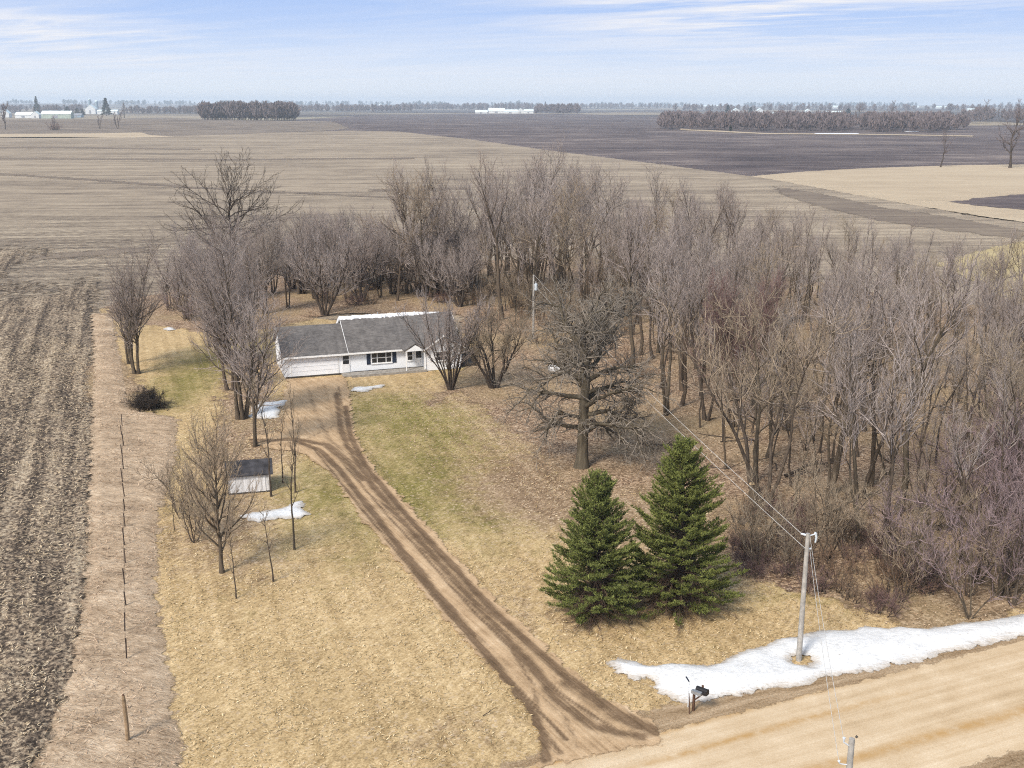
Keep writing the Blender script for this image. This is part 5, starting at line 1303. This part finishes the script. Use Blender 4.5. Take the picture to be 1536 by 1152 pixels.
z = wm('MAXIMUM', sx.outputs[2], 0.0)
EK = 1.0 / (2 ** EXPOSURE * SKY_STRENGTH)
def disp(r, g, b): return tuple(((q / 255.0) / 12.92 if q < 11 else ((q / 255.0 + .055) / 1.055) ** 2.4) for q in (r, g, b))
low = wramp(wm('MULTIPLY', z, 5.0), [(0.0, disp(246, 249, 253)), (.07, disp(236, 243, 252)), (.22, disp(208, 225, 252)), (.36, disp(184, 209, 251)), (.5, disp(165, 196, 248)), (1.0, disp(150, 184, 242))])
low = wmix(1.0, low, (EK, EK, EK), 'MULTIPLY')
veil = wmix(1.0, sky.outputs[0], (1.15, 1.0, .80), 'MULTIPLY')
bl = wm('MULTIPLY', wm('SUBTRACT', z, .16), 4.5, True)
clear = wmix(bl, low, veil)
# thin cirrus on a high flat layer
zz = wm('ADD', z, .035)
cx = wm('DIVIDE', sx.outputs[0], zz); cy = wm('DIVIDE', sx.outputs[1], zz)
cv = wn.new('ShaderNodeCombineXYZ'); wl.new(cx, cv.inputs[0]); wl.new(cy, cv.inputs[1])
def cnoise(scale, sxyz, rot, detail=6, dist=.6):
    m = wn.new('ShaderNodeMapping'); wl.new(cv.outputs[0], m.inputs[0]); m.inputs['Rotation'].default_value = (0, 0, rot)
    m2 = wn.new('ShaderNodeMapping'); wl.new(m.outputs[0], m2.inputs[0]); m2.inputs['Scale'].default_value = sxyz
    t = wn.new('ShaderNodeTexNoise'); wl.new(m2.outputs[0], t.inputs['Vector'])
    t.inputs['Scale'].default_value = scale; t.inputs['Detail'].default_value = detail; t.inputs['Roughness'].default_value = .62; t.inputs['Distortion'].default_value = dist
    return t.outputs['Fac']
w1 = cnoise(.5, (.55, 1.1, 1), .35); w2 = cnoise(1.4, (.5, 1.3, 1), .5, 8, 1.2)
wisp = wm('ADD', wm('MULTIPLY', w1, .6), wm('MULTIPLY', w2, .4))
az = wm('DIVIDE', sx.outputs[0], wm('MAXIMUM', sx.outputs[1], .05))
def bell(v, c, s):
    q = wm('DIVIDE', wm('SUBTRACT', v, c), s); return wm('POWER', 2.718, wm('MULTIPLY', wm('MULTIPLY', q, q), -1.0))
reg = wm('ADD', wm('MULTIPLY', bell(az, .22, .20), bell(z, .080, .030)), wm('MULTIPLY', wm('MULTIPLY', bell(az, -.44, .16), bell(z, .055, .02)), .8))
reg = wm('ADD', reg, wm('MULTIPLY', bell(z, .03, .02), .22))
reg = wm('ADD', reg, .10)
cl = wm('MULTIPLY', wm('MULTIPLY', wm('SUBTRACT', wisp, .42), 5.5, True), wm('MULTIPLY', reg, 1.25), True)
cw = disp(246, 246, 250)
lum = wmix(cl, clear, tuple(q * EK for q in cw))
wl.new(lum, bg.inputs['Color'])
bg.inputs['Strength'].default_value = SKY_STRENGTH

sl = bpy.data.lights.new('sun', 'SUN'); sl.energy = SUN_STRENGTH; sl.angle = math.radians(SUN_ANGLE); sl.color = (1.0, .95, .87)
so = bpy.data.objects.new('sun', sl); C.objects.link(so)
sd = Vector((math.sin(SUN_AZ) * math.cos(SUN_EL), math.cos(SUN_AZ) * math.cos(SUN_EL), math.sin(SUN_EL)))
so.rotation_euler = (-sd).to_track_quat('-Z', 'Y').to_euler()
so.location = sd * 200

if HAZE > 0:
    n = N('haze_air')
    n.n.remove(n.b)
    pv = n.new('ShaderNodeVolumePrincipled')
    pv.inputs['Color'].default_value = (.76, .88, 1.0, 1); pv.inputs['Density'].default_value = HAZE; pv.inputs['Anisotropy'].default_value = 0.0
    n.l.new(pv.outputs[0], n.out.inputs['Volume'])
    b = MB().box(-19000, 19000, -18500, 18500, -16, 110)
    hzb = b.build('haze', n.m); tag(hzb, kind='stuff')

vs = SC.view_settings
SC.display_settings.display_device = 'sRGB'
vs.view_transform = 'Standard'; vs.look = 'None'; vs.gamma = 1.0; vs.exposure = EXPOSURE; vs.use_curve_mapping = False
cy_ = SC.cycles
cy_.max_bounces = 5; cy_.diffuse_bounces = 3; cy_.glossy_bounces = 2; cy_.transmission_bounces = 2; cy_.transparent_max_bounces = 24; cy_.volume_bounces = 1
cy_.sample_clamp_indirect = 6.0
cy_.use_denoising = False; cy_.use_adaptive_sampling = False; cy_.filter_width = 1.1
